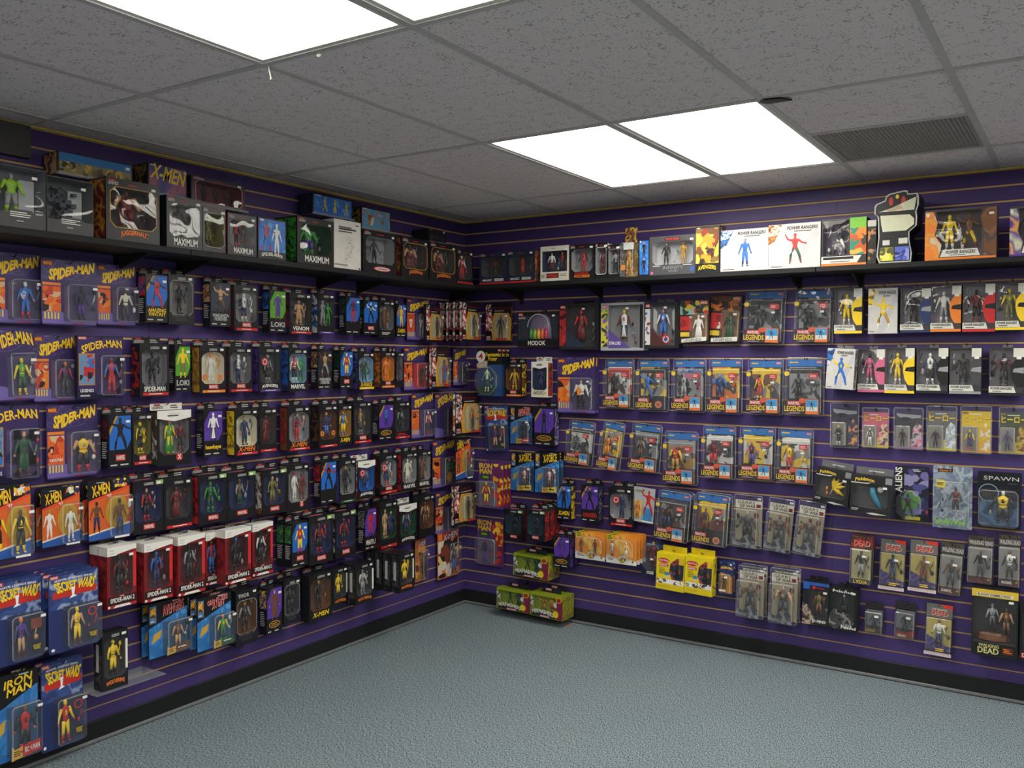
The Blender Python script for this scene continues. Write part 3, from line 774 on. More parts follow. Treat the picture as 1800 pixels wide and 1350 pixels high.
def k_xmc(P, o, fig):
    d = P.dep; P.card(plain('1c1a20', .35))
    P.poly('orange_field', [(.02, .12), (.98, .24), (.98, .84), (.02, .64)], plain('d8652c')); P.poly('orange_band', [(.02, .62), (.98, .82), (.98, .86), (.02, .66)], plain('e0482a'), lift=.0009)
    P.poly('blue_foot', [(.02, .02), (.98, .02), (.98, .22), (.02, .10)], plain('2c58a8')); P.poly('cream_line', [(.02, .10), (.98, .22), (.98, .25), (.02, .125)], plain('cr'), lift=.0009)
    P.collage('group_artwork', .58, .84, .97, .98, 'k,o,y,n,w,br,o', lift=.001, n=18)
    P.text('X-MEN', .08, .74, .52, .92, 'y', 'ital', rot=10, shadow='r'); P.text("'97", .44, .69, .55, .74, 'w', rot=8); P.lines(.2, .93, .4, .96, 1, 'lg')
    P.fig(fig, .2, .14, .64, flat=True)
    P.oval('gold_halo', .68, .44, .28, .27, plain('c8a02c'), lift=.001)
    P.blister(.40, .05, .97, .72, d * .9); P.fig(fig, .68, .07, .66, y=P.f - d * .45, yaw=8); P.bits(.9, .25, .94, .6, ['tn', 'w', 'r'], 3, y=P.f - d * .4)
    P.sticker(.88, .62, y=P.f - d * .92); P.panel('foot_label', .5, .03, .85, .06, plain('w'), y=P.f - d * .9)
def k_swc(P, o, fig):
    d = P.dep; P.card(plain('2a3668', .32)); P.poly('pale_sky', [(.02, .55), (.98, .55), (.98, .97), (.02, .97)], art('2a3a70,3a5090,2a3a70,8fa4cc', 14))
    P.poly('title_band', [(.08, .68), (.95, .70), (.97, .78), (.5, .82), (.08, .76)], plain('c03028'), lift=.0009); P.text('SECRET WARS', .10, .745, .96, .89, 'y', 'fan', shadow='m', lift=.0015)
    P.text('MARVEL LEGENDS SERIES', .12, .895, .88, .93, 'w', 'arch'); marvel(P, .03, .93, .2, .975)
    P.poly('lightning_flash', [(.44, .80), (.52, .80), (.50, .70), (.56, .68), (.4, .66), (.46, .7)], plain('e8ecf4'), lift=.0018)
    P.blister(.26, .05, .97, .58, d * .9); P.panel('tray_back', .28, .06, .95, .57, plain('28304e'), lift=.001)
    P.fig(fig, .50, .07, .55, y=P.f - d * .45, yaw=10)
    if o.get('clock'): P.ring('accessory_ring', .80, .46, .019, plain('r'), y=P.f - d * .5)
    else: P.panel('accessory_panel', .70, .38, .92, .5, plain('884038'), y=P.f - d * .5)
    P.oval('black_badge', .82, .16, .11, .055, plain('15151a'), y=P.f - d * .5); P.text('SECRET|WARS', .74, .13, .90, .19, 'y', y=P.f - d * .51)
    P.bits(.7, .25, .88, .36, ['r', 'tn'], 2, y=P.f - d * .45); P.sticker(.9, .53, y=P.f - d * .92); P.oval('round_mark', .08, .05, .035, .02, plain('w'))
def k_ret(P, o, fig):
    d = P.dep; P.card(plain('18181c', .35)); P.poly('blue_field', [(.02, .02), (.98, .02), (.98, .82), (.02, .56)], art('2a6cb0,2a6cb0,3c86cc,2a6cb0,5aa0dc', 16))
    P.text(o['logo'], .34 if '|' not in o['logo'] else .3, .76, .9, .95, o['lc'], 'ital', rot=8, shadow='m' if o['lc'] == 'y' else 'w')
    P.panel('price_column', .04, .64, .2, .95, plain('5a7aa8')); P.panel('corner_portrait', .055, .74, .185, .92, art('br,o,y,k', 60), lift=.0009); P.lines(.06, .66, .18, .7, 1, 'w', lift=.0012)
    P.blister(.34, .05, .97, .66, d * .9); P.panel('tray_back', .36, .06, .95, .62, plain('34587e'), lift=.001)
    P.fig(fig, .66, .1, .62, y=P.f - d * .45, yaw=-8); P.poly('gold_flash', [(.08, .28), (.3, .36), (.34, .5), (.14, .44)], plain('c8a040'), lift=.0012); P.bits(.85, .3, .92, .58, ['k', 's', 'w'], 3, y=P.f - d * .4)
    P.poly('bubble_tag', [(.38, .03), (.6, .05), (.6, .17), (.44, .15), (.39, .2)], plain('e0b030'), y=P.f - d * .5); P.lines(.42, .07, .57, .14, 3, 'k', y=P.f - d * .51)
    P.poly('name_tag', [(.61, .05), (.96, .07), (.96, .2), (.61, .17)], plain(o['tc']), y=P.f - d * .5); (P.text(o['tag'], .64, .09, .94, .155, 'w', y=P.f - d * .51, rot=4) if o['tag'] else P.lines(.66, .10, .92, .155, 1, 'w' if o['tc'] != 'y' else 'k', y=P.f - d * .51))
    P.sticker(.9, .6, y=P.f - d * .92); P.lines(.6, .95, .9, .985, 1, 'lg')
def k_clam(P, o, fig):
    d = P.dep; P.f = -.004; P.blister(0, 0, 1, 1, .012, M_SHELL, 'clamshell', y0=0, round_=.07)
    cs = o.get('art', 's,k,dg').split(',')
    P.panel('insert_card', .05, .04, .95, .96, plain('1c1e28', .4), y=-.002, lift=0)
    P.panel('blue_header', .06, .84, .94, .955, plain('2a74c0'), y=-.003); P.lines(.1, .89, .36, .93, 1, 'y', y=-.0036); marvel(P, .78, .89, .92, .935, y=-.0036)
    P.collage('comic_artwork', .10, .3, .90, .83, ','.join([cs[0], cs[0], cs[1], cs[2], 'dg', 's', cs[1]]), y=-.003, lift=.0003, n=26)
    P.panel('comic_masthead', .12, .72, .88, .81, plain(cs[1]), y=-.004)
    P.text(o.get('logo', ''), .2, .725, .86, .805, 'y' if o.get('logo') == 'CABLE' else 'b', 'ital', y=-.0052)
    P.fig(fig, .36, .26, .72, y=-d * .5, yaw=rnd.uniform(-20, 20)); P.bits(.62, .42, .84, .66, [fig.split(':')[1].split(',')[1], 'k', 's'], 4, y=-d * .45)
    P.blister(.03, .04, .97, .80, d * .85, M_SHELL, 'blister', y0=-.012, round_=.05)
    y = -.012 - d * .85 + .004
    P.oval('round_badge', .10, .72, .065, .04, plain('y'), y=y); P.panel('red_tag', .66, .64, .88, .73, plain('c8322c'), y=y); P.lines(.69, .66, .85, .71, 2, 'w', y=y - .0006)
    P.panel('logo_field', .03, .055, .60, .27, plain('1a1a22'), y=y); marvel(P, .12, .19, .46, .265, y=y - .0005); P.text('LEGENDS', .05, .09, .55, .18, 'y', y=y - .0005, lift=.001); P.oval('pink_mark', .3, .065, .16, .012, plain('a07090'), y=y - .0005)
    if o.get('round'): P.oval('round_emblem', .75, .15, .11, .07, plain('b05040'), y=y); P.ring('emblem_ring', .75, .15, .09 * P.w, plain('tn'), y=y)
    else:
        P.panel('inset_card', .58, .05, .90, .30, plain('e8742c'), y=y - .0002); P.panel('inset_sky', .60, .10, .88, .285, plain('3a9ad8'), y=y - .0004, lift=.0009); P.poly('inset_haze', [(.60, .10), (.88, .10), (.88, .17), (.60, .17)], plain('d8e4e0'), y=y - .0004, lift=.0012)
        me = P.fig('b:n,k,n,k,k', .73, .11, .26, flat=True); me.location.y = y - .0024; P.oval('orange_badge', .5, .27, .09, .045, plain('d85a3a'), y=y - .0008)
    P.sticker(.75, .58, y=y)
def helmet_art(P, acc, a0, a1, b0, b1):
    P.panel('corner_block', a0, b1, a1, .985, plain('d8d6cc'))
    P.poly('art_shape', [(a1, b0), (a1, b1), (a0 + .1, b1 - .02), (a0 - .06, b1 - .16), (a0 - .08, (b0 + b1) / 2), (a0 - .02, b0 + .12), (a0 + .1, b0)], plain(acc), lift=.0012)
    P.poly('art_band', [(a1, b0 + (b1 - b0) * .46), (a1, b0 + (b1 - b0) * .66), (a0 + .02, b0 + (b1 - b0) * .62), (a0 - .02, b0 + (b1 - b0) * .5)], plain('k' if acc not in ('k', 'n', 'dg') else 's'), lift=.0016)
def k_prb(P, o, fig):
    win = P.win_poly(.03, .2, .97, .98, 'rect'); P.carton(plain('3a3a3e', .35), plain('85818a', .5), win)
    P.fig(fig, .42, .2, .88, yaw=8); P.bits(.1, .4, .24, .85, ['s', 'k', 'w'], 4)
    acc = o['acc']; helmet_art(P, acc, .70, 1.0, .18, .80)
    P.poly('white_label', [(0, .06), (.78, .06), (.72, .19), (0, .19)], plain('dcdad2'), lift=.001); P.text('POWER RANGERS', .04, .12, .68, .175, 'k', 'ital', lift=.0018); P.lines(.1, .075, .5, .105, 1, 'k', lift=.0018)
    P.panel('colour_stripe', 0, 0, 1, .055, plain(acc if acc != 'dg' else 's')); P.sticker(.86, .78); P.hang_tab('gr', .014, .3, logo=False)
    P.side_art('dg,k,gr')
def k_prw(P, o, fig):
    P.carton(plain('cdcbc8', .4)); P.poly('side_flash', [(0, .55), (.12, .62), (.28, .99), (0, .99)], art('%s,k,%s,w' % (o['acc'], o['acc']), 30)); P.poly('grey_streak', [(.3, .02), (.55, .02), (.97, .7), (.97, .95)], plain('c0bfc4'))
    P.text('POWER RANGERS', .36, .86, .95, .94, 'k', 'ital'); P.lines(.5, .81, .85, .845, 1, 'k'); P.fig(fig, .52, .1, .78, flat=True); P.lines(.05, .03, .3, .06, 1, 'k'); P.side_art('gr,dg,lg'); P.hang_tab('gr', .016, .5, logo=False)
def k_gow(P, o, fig):
    d = P.dep; P.blister(0, 0, 1, 1, .014, M_SHELL, 'clamshell', y0=0, round_=.06); P.f = -.004
    P.panel('insert_card', .04, .03, .96, .90, plain('2a2a2e'), y=-.003); P.panel('cream_header', .05, .74, .95, .89, plain('d8d4c4'), y=-.0036)
    P.text('GEARS', .12, .82, .72, .875, 'k', 'thin', y=-.0048); P.text('OF WAR', .2, .755, .74, .81, 'k', y=-.0048); P.panel('red_number_plate', .76, .765, .92, .83, plain('a02a2a'), y=-.0042); P.text('3', .79, .77, .89, .825, 'k', y=-.005)
    P.panel('tray_back', .06, .06, .94, .73, plain('a89e84', .6), y=-.0036); P.fig(fig, .52, .14, .70, y=-d * .55, yaw=rnd.uniform(-15, 15)); P.bits(.12, .35, .2, .65, ['k', 'dg'], 3, y=-d * .5); P.oval('accessory_disc', .82, .64, .09, .05, plain('5a3430'), y=-d * .6)
    P.blister(.03, .03, .90, .75, d * .85, M_SHELL, 'blister', y0=-.014, round_=.05); y = -.014 - d * .85 + .004
    P.poly('lower_artwork', [(.05, .05), (.86, .05), (.86, .2), (.7, .3), (.52, .28), (.3, .17), (.05, .22)], art('2a2c30,3a3c44,2a2c30,6a6c74,8a8c90', 26), y=y); P.lines(.12, .07, .6, .13, 2, 's', y=y, lift=.0014); P.sticker(.86, .93)
def k_sm2(P, o, fig):
    win = P.win_poly(.1, .2, .88, .86, 'cham'); P.carton(plain('7c1f24', .35), plain('5e2428', .5), win); P.fig(fig, .5, .22, .84, yaw=10); P.bits(.7, .3, .82, .7, ['k', 's', 'r'], 4)
    P.poly('white_cap', [(0, .86), (.3, .86), (.38, .88), (.88, .92), (1, .92), (1, 1.003), (0, 1.003)], plain('w'), lift=.0012); P.lines(.08, .88, .26, .97, 2, 'lg', lift=.002)
    v = [(-P.w / 2, 0, P.h + .0008), (-P.w / 2, -P.dep, P.h + .0008), (P.w / 2, -P.dep, P.h + .0008), (P.w / 2, 0, P.h + .0008)]; mesh_obj('cap_top', v, [(0, 1, 2, 3)], plain('w'), P.root)
    x = -P.w / 2 - .0008; mesh_obj('cap_side', [(x, 0, P.Z(.86)), (x, -P.dep, P.Z(.86)), (x, -P.dep, P.h), (x, 0, P.h)], [(0, 1, 2, 3)], plain('w'), P.root)
    mesh_obj('side_artwork', [(x, -.006, P.Z(.05)), (x, -P.dep * .92, P.Z(.05)), (x, -P.dep * .92, P.Z(.84)), (x, -.006, P.Z(.84))], [(0, 1, 2, 3)], art('7c1f24,9a2a2e,7c1f24,4a1618,8a2428', 14), P.root)
    P.panel('red_edge_strip', .88, .3, .99, .88, plain('c83030')); P.panel('dark_foot', .02, .05, .98, .19, plain('2a1416')); P.text('SPIDER-MAN 2', .1, .09, .92, .165, 'w', lift=.0016); P.plate('MARVEL', .42, .172, .58, .197)
    P.poly('white_foot_tab', [(.2, .005), (.82, .005), (.74, .045), (.28, .045)], plain('w'), lift=.0014); P.panel('red_foot', 0, 0, 1, .05, plain('b02a2c'), lift=.0005); P.oval('round_mark', .06, .03, .04, .022, plain('w')); P.sticker(.82, .84); P.hang_tab('gr', .012, .35, logo=False)
def k_yel(P, o, fig):
    d = P.dep; P.carton(plain('1c1620', .35)); P.root.children[-1].scale = (1, .4, 1); P.f = -d * .4
    P.poly('gold_frame', [(.28, .06), (.98, .05), (1.0, .6), (.9, .74), (.36, .76), (.22, .45)], plain('d09a2c')); P.poly('pale_field', [(.40, .12), (.9, .11), (.92, .6), (.84, .69), (.44, .7), (.34, .44)], plain('b8a878'), lift=.0009)
    P.panel('art_strip', .02, .3, .26, .97, art('k,w,k,r,w', 24), lift=.001); P.text('SPIDER-MAN', .32, .84, .94, .92, 'm', 'jag'); P.lines(.36, .79, .9, .815, 1, 'w'); marvel(P, .05, .12, .22, .17); P.text('LEGENDS', .04, .06, .24, .11, 'lg')
    P.blister(.34, .07, .96, .74, d * .6, round_=.16); P.fig(fig, .65, .1, .68, y=P.f - d * .3, yaw=10); P.bits(.84, .3, .88, .6, ['w', 'k'], 2, y=P.f - d * .3); P.panel('red_name_label', .5, .06, .92, .11, plain('a83030'), y=P.f - d * .6); P.sticker(.9, .66, y=P.f - d * .6)
    if o.get('side'): 
        sd = -1 if P.wall == 'L' else 1; x = sd * (P.w / 2 + .0005); q = [(x, -.002, .005), (x, -d * .38, .005), (x, -d * .38, P.h - .005), (x, -.002, P.h - .005)]; mesh_obj('side_artwork', q, [(0, 1, 2, 3) if sd < 0 else (3, 2, 1, 0)], art(o['side'], 22), P.root)
def k_ani(P, o, fig):
    d = P.dep; c = {'n': ('2e2c44', '2e2c44'), 'pk': ('c8647c', 'd8c02c'), 'n2': ('34303c', 'b080a0'), 'y2': ('66666a', 'd8c43c'), 'y': ('d8b82c', 'd8a030'), 'G': ('3c4a34', 'c8b038')}[o['art']]
    P.blister(0, 0, 1, 1, .010, M_SHELL, 'protective_sleeve', y0=0, round_=.06); P.f = -.002
    P.panel('backing_card', .05, .03, .95, .88, plain(c[0]), y=-.003, lift=0); P.poly('card_foot', [(.05, .03), (.95, .03), (.95, .3), (.05, .2)], plain(c[1]), y=-.003); y = -.003
    if o['art'] in ('n', 'n2'): P.poly('grey_crest', [(.1, .86), (.3, .84), (.9, .82), (.9, .76), (.3, .72), (.12, .8)], plain('9a98a4'), y=y); P.oval('dark_crest', .4, .72, .2, .05, plain('1c1c24'), y=y, lift=.0012)
    else: P.text('ヒーロー', .1, .66, .93, .80, 'y', y=y, shadow='k'); P.lines(.3, .80, .75, .84, 1, 'w', y=y); P.panel('corner_mark', .07, .82, .25, .86, plain('8a6a30'), y=y)
    P.poly('art_shape', [(.6, .1), (.93, .06), (.93, .58), (.78, .64), (.64, .5)], art({'n': '3c3858,e8a060,2e2c44', 'pk': 'c8647c,3a2a2a,e8d0b0', 'n2': '34303c,e07090,c0c0c8', 'y2': 'c0ccd8,e8e8f0,9aa0a8', 'y': 'd8b82c,dfe4ec,d8a030', 'G': '4a3a30,8a4030,c8b038'}[o['art']], 18), y=y, lift=.0009)
    P.panel('tray_back', .08, .06, .56, .56, plain('8a8480'), y=y, lift=.0012); P.blister(.06, .05, .58, .58, d * .7, y0=-.011); P.fig(fig, .32, .08, .50, y=-d * .55)
def k_twd(P, o, fig):
    d = P.dep; P.card(plain('2a2a2c', .4), .006); t = o['top']
    if t == 'd':
        P.panel('grey_header', .02, .72, .98, .98, plain('6a6c6a')); P.poly('red_splash', [(.45, .98), (.98, .98), (.98, .86), (.85, .93), (.7, .9), (.6, .96)], plain('d83a2c'), lift=.0009); P.text('THE WALKING', .22, .86, .78, .89, 'w'); P.text('DEAD', .2, .76, .82, .86, 'd8402c', shadow='w')
        P.panel('tray_back', .04, .08, .96, .70, plain('b8a860')); P.poly('purple_scene', [(.04, .07), (.96, .07), (.96, .16), (.6, .2), (.3, .3), (.04, .36)], art('4a3a7a,3a3050,6a5aa0', 24), lift=.001); fb = 'pk0'
        P.lines(.42, .09, .84, .16, 2, 'y', y=P.f - d * .86, lift=.001); P.panel('pale_foot', .0, 0.0, 1.0, .065, plain('d8c4c8'), y=P.f - d * .8)
        vs = [(P.X(0), P.f, 0), (P.X(1), P.f, 0), (P.X(1), P.f - d * .8, 0), (P.X(0), P.f - d * .8, 0)]
    elif t == 'w':
        P.panel('dark_header', .02, .78, .98, .98, art('3a3834,5a4a40,2a2a2a', 30)); P.text('WALKING DEAD', .06, .80, .96, .89, 'lg'); P.panel('tray_back', .06, .14, .94, .76, plain('8a8886')); P.panel('dark_foot', .02, .01, .98, .13, art('3a1a1a,6a2a2c,2a2424', 26)); P.text(o['name'], .18, .07, .62, .125, 'w', y=P.f - d * .6); P.oval('gold_mark', .82, .09, .06, .02, plain('au'))
    elif t == 'r':
        P.panel('dark_header', .02, .74, .98, .98, art('3a3a38,2a2a2a,b02a28', 26)); P.text('DEAD', .14, .78, .86, .9, 'd8402c', shadow='w'); P.panel('tray_back', .06, .1, .94, .72, plain('a8a078')); P.text(o['name'], .22, .04, .84, .11, 'y', y=P.f - d * .7)
    else:
        P.panel('dark_header', .02, .76, .98, .98, plain('26262a')); P.panel('tray_back', .06, .08, .94, .78, plain('6a6c72')); P.panel('dark_foot', .05, .04, .95, .24, art('2a2420,4a4030,1c1c1c', 30), lift=.001)
        if o['name'] == 'DEAD': P.text('DEAD', .1, .08, .6, .17, 'au', y=P.f - d * .7)
        else: P.poly('red_foot', [(.05, .03), (.95, .03), (.95, .22), (.6, .14), (.05, .12)], plain('902a2a'), lift=.0014); P.text('DEAD', .2, .05, .6, .11, 'cr', y=P.f - d * .7)
    P.blister(.03, .02, .97, .74 if t != 'w' else .77, d * .85, round_=.05); P.fig(fig, .52, .16, .70, y=P.f - d * .42, yaw=rnd.uniform(-15, 15)); P.bits(.78, .3, .9, .6, ['k', 'dg'], 2, y=P.f - d * .4); P.sticker(.68, .60, y=P.f - d * .86)
def k_pok(P, o, fig):
    win = P.win_poly(.06, .18, .9, .78, 'cham'); P.carton(plain('26262a', .4), plain('4c4a4e', .5), win)
    P.text('Pokémon', .1, .83, .56, .95, 'y', 'arch', shadow='n'); P.panel('grey_square', .82, .82, .98, .98, plain('8a8c90')); P.poly('white_bolt', [(.0, .785), (.4, .785), (.5, .83), (.3, .81), (.0, .81)], plain('lg'))
    P.poly('corner_label', [(.0, .04), (.3, .04), (.42, .16), (.0, .22)], plain('1c1c20')); P.lines(.05, .09, .26, .16, 2, 'lg'); P.poly('lower_bolt', [(.4, .05), (.6, .02), (.9, .05), (.55, .08)], plain('lg'))
    c = PAL[o['mon']]; y = -P.dep * .6
    if o['mon'] == 'y':
        for k, ang in enumerate((20, 45, 70, 95, 330)):
            t = math.radians(ang); q = P.w * .34; v, f = tube_data([(P.X(.52), y, P.Z(.45)), (P.X(.52) + q * .5 * math.cos(t), y, P.Z(.45) + q * .5 * math.sin(t)), (P.X(.52) + q * math.cos(t), y, P.Z(.45) + q * math.sin(t))], [.008, .012, .001], 6); mesh_obj('spiky_toy_piece', v, f, toy('y'), P.root)
        P.bits(.3, .25, .5, .45, ['o', 'cr'], 3)
    else:
        v, f = tube_data([(P.X(.5), y, P.Z(.7)), (P.X(.52), y, P.Z(.55)), (P.X(.6), y, P.Z(.4)), (P.X(.72), y, P.Z(.2))], [.014, .016, .015, .012], 8); mesh_obj('curved_toy_piece', v, f, toy('c'), P.root, smooth=True)
        v, f = ell((P.X(.7), y - .004, P.Z(.66)), (.017, .012, .017)); mesh_obj('pale_ball', v, f, toy('lg'), P.root, smooth=True)
    P.sticker(.82, .72); P.side_art('k,dg,k')
    P.hang_tab('gr', .035, .9, logo=False); P.lines(.35, 1.05, .8, 1.12, 1, 'lg', y=-.0012)
def k_ali(P, o, fig):
    d = P.dep; P.card(plain('1a1c26', .35), .004); P.collage('artwork', .26, .12, .98, .97, '34305a,8a84b0,4a4880,1c1c30,6a68a0,24243c', n=30); P.text('ALIENS', -.32, .68, .50, .80, 'w', rot=90, lift=.0016)
    P.panel('red_corner', .78, .16, .98, .24, plain('c03028'), lift=.001); P.lines(.5, .9, .8, .95, 2, 'w', lift=.001)
    P.blister(.05, .03, .82, .58, d * .9, round_=.34); P.oval('green_field', .48, .32, .3, .24, plain('4a8a34'), lift=.0012); P.fig('b:k,k,dg,k,k', .4, .08, .5, y=P.f - d * .45); P.panel('yellow_foot', .3, .02, .75, .08, plain('b8b03c'), lift=.001)
def k_spa(P, o, fig):
    d = P.dep
    if o['art'] == 'steel':
        P.card(art('8a98a8,64748a,a8b4c0,54647a', 12), .006); P.panel('black_title', .12, .9, .5, .955, plain('1c1c1c')); P.text('Clown II', .16, .91, .46, .945, 'o'); P.poly('yellow_burst', [(.06, .66), (.3, .64), (.34, .72), (.28, .78), (.1, .78)], plain('e0cc3c'), lift=.001); P.lines(.1, .68, .28, .74, 3, 'k', lift=.0016)
        P.text('SPAWN', .1, .08, .86, .2, '8ac83a', 'jag', y=P.f - d * .86, shadow='k'); P.ring('round_emblem', .76, .26, .022, plain('lg'), y=P.f - d * .86, t=.15)
    else:
        P.card(plain('16181e', .3), .006); P.panel('mist', .05, .05, .95, .5, art('2a4468,4a6a90,24344e', 10)); P.text('SPAWN', .14, .85, .94, .92, 'lg', 'thin'); P.ring('pale_arc', .26, .62, .045, plain('7a90a8'), t=.1); P.lines(.7, .78, .9, .82, 1, 'dg')
    P.blister(.04, .04, .96, .78 if o['art'] == 'steel' else .7, d * .9); P.fig(fig, .6, .10 if o['art'] != 'steel' else .24, .68, y=P.f - d * .45); P.bits(.2, .25, .36, .6, ['k', 'dg', 's'], 4, y=P.f - d * .4)
def k_dou(P, o, fig):
    d = P.dep; w = P.w; P.card(plain('e89030', .4), .010); P.poly('light_rays', [(.3, .98), (.6, .98), (.9, .3), (.5, .2)], plain('f0b050')); P.poly('yellow_rays', [(.25, .75), (.35, .85), (.7, .4), (.55, .35)], plain('f4c850'), lift=.0009)
    P.panel('yellow_tab', .02, .80, .24, 1.0, plain('c8c02c'), lift=.001); P.lines(.05, .83, .21, .98, 3, 'k', lift=.0016); P.poly('white_foot', [(.0, .0), (1, 0), (1, .14), (.6, .22), (.4, .16), (0, .3)], plain('e8e6e0'), lift=.0012); P.lines(.06, .1, .3, .2, 2, 'gr', lift=.0018)
    P.oval('group_artwork', .52, .2, .14, .17, art('k,y,br,w', 60), lift=.0018); P.blister(.05, .18, .96, .88, d * .85, round_=.2)
    P.fig(o_chibi(fig), .24, .26, .80, y=P.f - d * .4); P.fig(o_chibi(o['fig2']), .70, .24, .80, y=P.f - d * .4); P.panel('blade_piece', .46, .4, .48, .8, plain('s'), y=P.f - d * .5); P.oval('round_mark', .88, .12, .03, .04, plain('4a6a5a'), lift=.0018)
def o_chibi(f): return f.replace('a:', 'f:')
def k_doh(P, o, fig):
    P.carton(plain('e2cc1c', .4)); P.hang_tab('d8c21c', .035, .86, logo=False)
    P.oval('red_logo_cloud', .26, .80, .21, .07, plain('c83030')); P.text('Play-Doh', .09, .765, .43, .835, 'w', 'arch', lift=.0016); marvel(P, .10, .63, .42, .71); P.lines(.1, .42, .36, .6, 5, '8a7a1c')
    P.poly('dark_scene', [(.56, .3), (.97, .22), (.97, .88), (.72, .9), (.5, .74), (.46, .5)], art('24303a,1c242c,3a4a58,c03030', 22)); P.collage('photo_strip', .03, .17, .97, .3, 'e8e6e0,3a3a40,c8a878,8a4a40,5a5a60', lift=.0009, n=22); P.panel('yellow_foot', .02, .02, .98, .16, plain('e0c41c'), lift=.0009); P.lines(.1, .08, .6, .1, 1, '8a7a1c', lift=.0014)
    P.oval('tub_lid', .38, .45, .10, .05, plain('c')); P.oval('tub', .39, .38, .09, .05, plain('e0c8a0'), lift=.0006); P.fig('a:dg,k,dg,k,k', .74, .3, .82, flat=True); P.panel('gold_tag', .8, .74, .96, .92, plain('e0b81c'), lift=.0016); P.side_art('e2cc1c,c8b41c,k')
def k_mix(P, o, fig):
    win = P.win_poly(.05, .24, .84, .9, 'rect'); P.carton(plain('8a9a20', .4), plain('98ac30', .5), win)
    P.fig(fig, .36, .26, .86, yaw=15); P.fig('h:k,G,k,G,k' if 'G' in fig else 'a:r,o,y,r,o', .62, .26, .9, yaw=-10)
    P.poly('left_artwork', [(.0, .24), (.16, .24), (.12, .7), (.0, .85)], art('lg,3a2a4a,8a9a20,5a3a4a', 40), lift=.001); P.panel('maroon_side', .82, .02, 1.0, .86, plain('7a2040'), lift=.001); P.oval('round_portrait', .88, .86, .09, .13, plain('e0a82c'), lift=.0014); P.oval('portrait_field', .88, .86, .065, .095, plain('8a3428'), lift=.002)
    P.panel('dark_foot', .04, .02, .8, .22, plain('2a2a2a'), lift=.001); P.text('MIXMASHERS', .07, .10, .74, .34, 'w', 'arch', rot=-2, lift=.0018, shadow='k'); P.panel('pink_name_strip', .32, .03, .60, .10, plain('d89ab0'), lift=.0016); P.oval('yellow_disc', .80, .24, .085, .15, plain('e0c41c'), lift=.002); P.oval('white_puff', .78, .62, .08, .12, plain('e4e4e0'), y=-P.dep * .9)
    P.hang_tab('20202a', .03, .6, y=.01, logo=False); P.plate('MARVEL', .32, (P.h + .012) / P.h, .5, (P.h + .026) / P.h, 'pk', 'w', y=-.0112)
    P.side_art('8a9a20,a4b02c,7a2040')
def k_bust(P, o, fig):
    P.card(plain('2a3a5c'), .01); P.blister(.04, .1, .96, .98, P.dep, round_=.3); P.fig(fig, .5, .16, 1.0, y=-P.dep * .5, yaw=-15); P.panel('blue_arc', .06, .8, .9, .9, plain('3a74b0')); P.poly('foot_plate', [(.0, .0), (1, 0), (.94, .14), (.06, .14)], plain('1c2434'), y=-P.dep * .9); P.plate('MARVEL', .28, .03, .6, .11, 'w', 'dg', y=-P.dep * .92); P.sticker(.55, .5, y=-P.dep - .002)
def k_sma(P, o, fig):
    d = P.dep; P.card(plain('24305e'), .005); P.panel('art_top', .04, .72, .96, .97, art('24305e,3a5a9a,1c2444', 30)); P.text('SPIDER-MAN', .1, .75, .9, .84, 'y', 'arch', shadow='r'); P.poly('orange_field', [(.08, .1), (.92, .06), (.92, .55), (.08, .66)], plain('c88a30')); P.blister(.06, .08, .94, .66, d * .85); P.fig(fig, .4, .14, .60, y=P.f - d * .4); P.panel('white_name_label', .12, .14, .6, .2, plain('e0d0c8'), y=P.f - d * .86); P.oval('round_mark', .82, .9, .07, .03, plain('w')); P.sticker(.6, .56, y=P.f - d * .86)
def k_jdf(P, o, fig):
    dd = o.get('nm'); win = P.win_poly(.2 if not dd else .08, .16, .95, .82, 'rect'); P.carton(plain('1e2024', .4), plain('3a3c40', .5), win); P.fig(fig, .6, .17, .8, yaw=10); P.bits(.8, .3, .9, .7, ['k', 'ol', 's'], 3)
    if not dd:
        P.panel('blue_cap', 0, .93, 1, 1, plain('2a5cb0')); P.panel('blue_corner', .02, .83, .26, .93, plain('2a5cb0')); P.poly('art_wedge', [(.0, .0), (.45, .0), (.42, .2), (.2, .45), (0, .5)], art('3a3a3c,b8a898,5a4a40,26262a', 22)); P.text('JD FENIX', .38, .04, .92, .13, 'w', lift=.0016); P.oval('red_emblem', .42, .88, .07, .04, plain('c03030')); P.lines(.52, .86, .9, .9, 1, 'r'); P.side_art('k,dg,k'); P.hang_tab('k', .022, .7, logo=False)
    else:
        P.plate('DEAD', .04, .04, .6, .14, 'a03028', 'w'); P.hang_tab('k', .02, .5, logo=False)
    P.sticker(.85, .78)
def k_misf(P, o, fig):
    win = P.win_poly(.1, .3, .9, .86, 'rect'); P.carton(plain('1a1a1c', .4), plain('303234', .5), win); P.fig(fig, .5, .32, .84); P.poly('grey_artwork', [(.0, .3), (.15, .5), (.4, .45), (.75, .4), (.9, .2), (.6, .04), (.2, .02), (0, .1)], art('1e1e20,48484a,2a2a2c,8a8a8a', 22), lift=.0012)
    P.text('Misfits', .44, .05, .97, .15, 'w', 'jag', lift=.002); P.text('Misfits', .12, .885, .82, .965, 'w', 'jag', lift=.0012); P.sticker(.85, .9); P.side_art('k,dg,k'); P.hang_tab('k', .016, .5, logo=False)
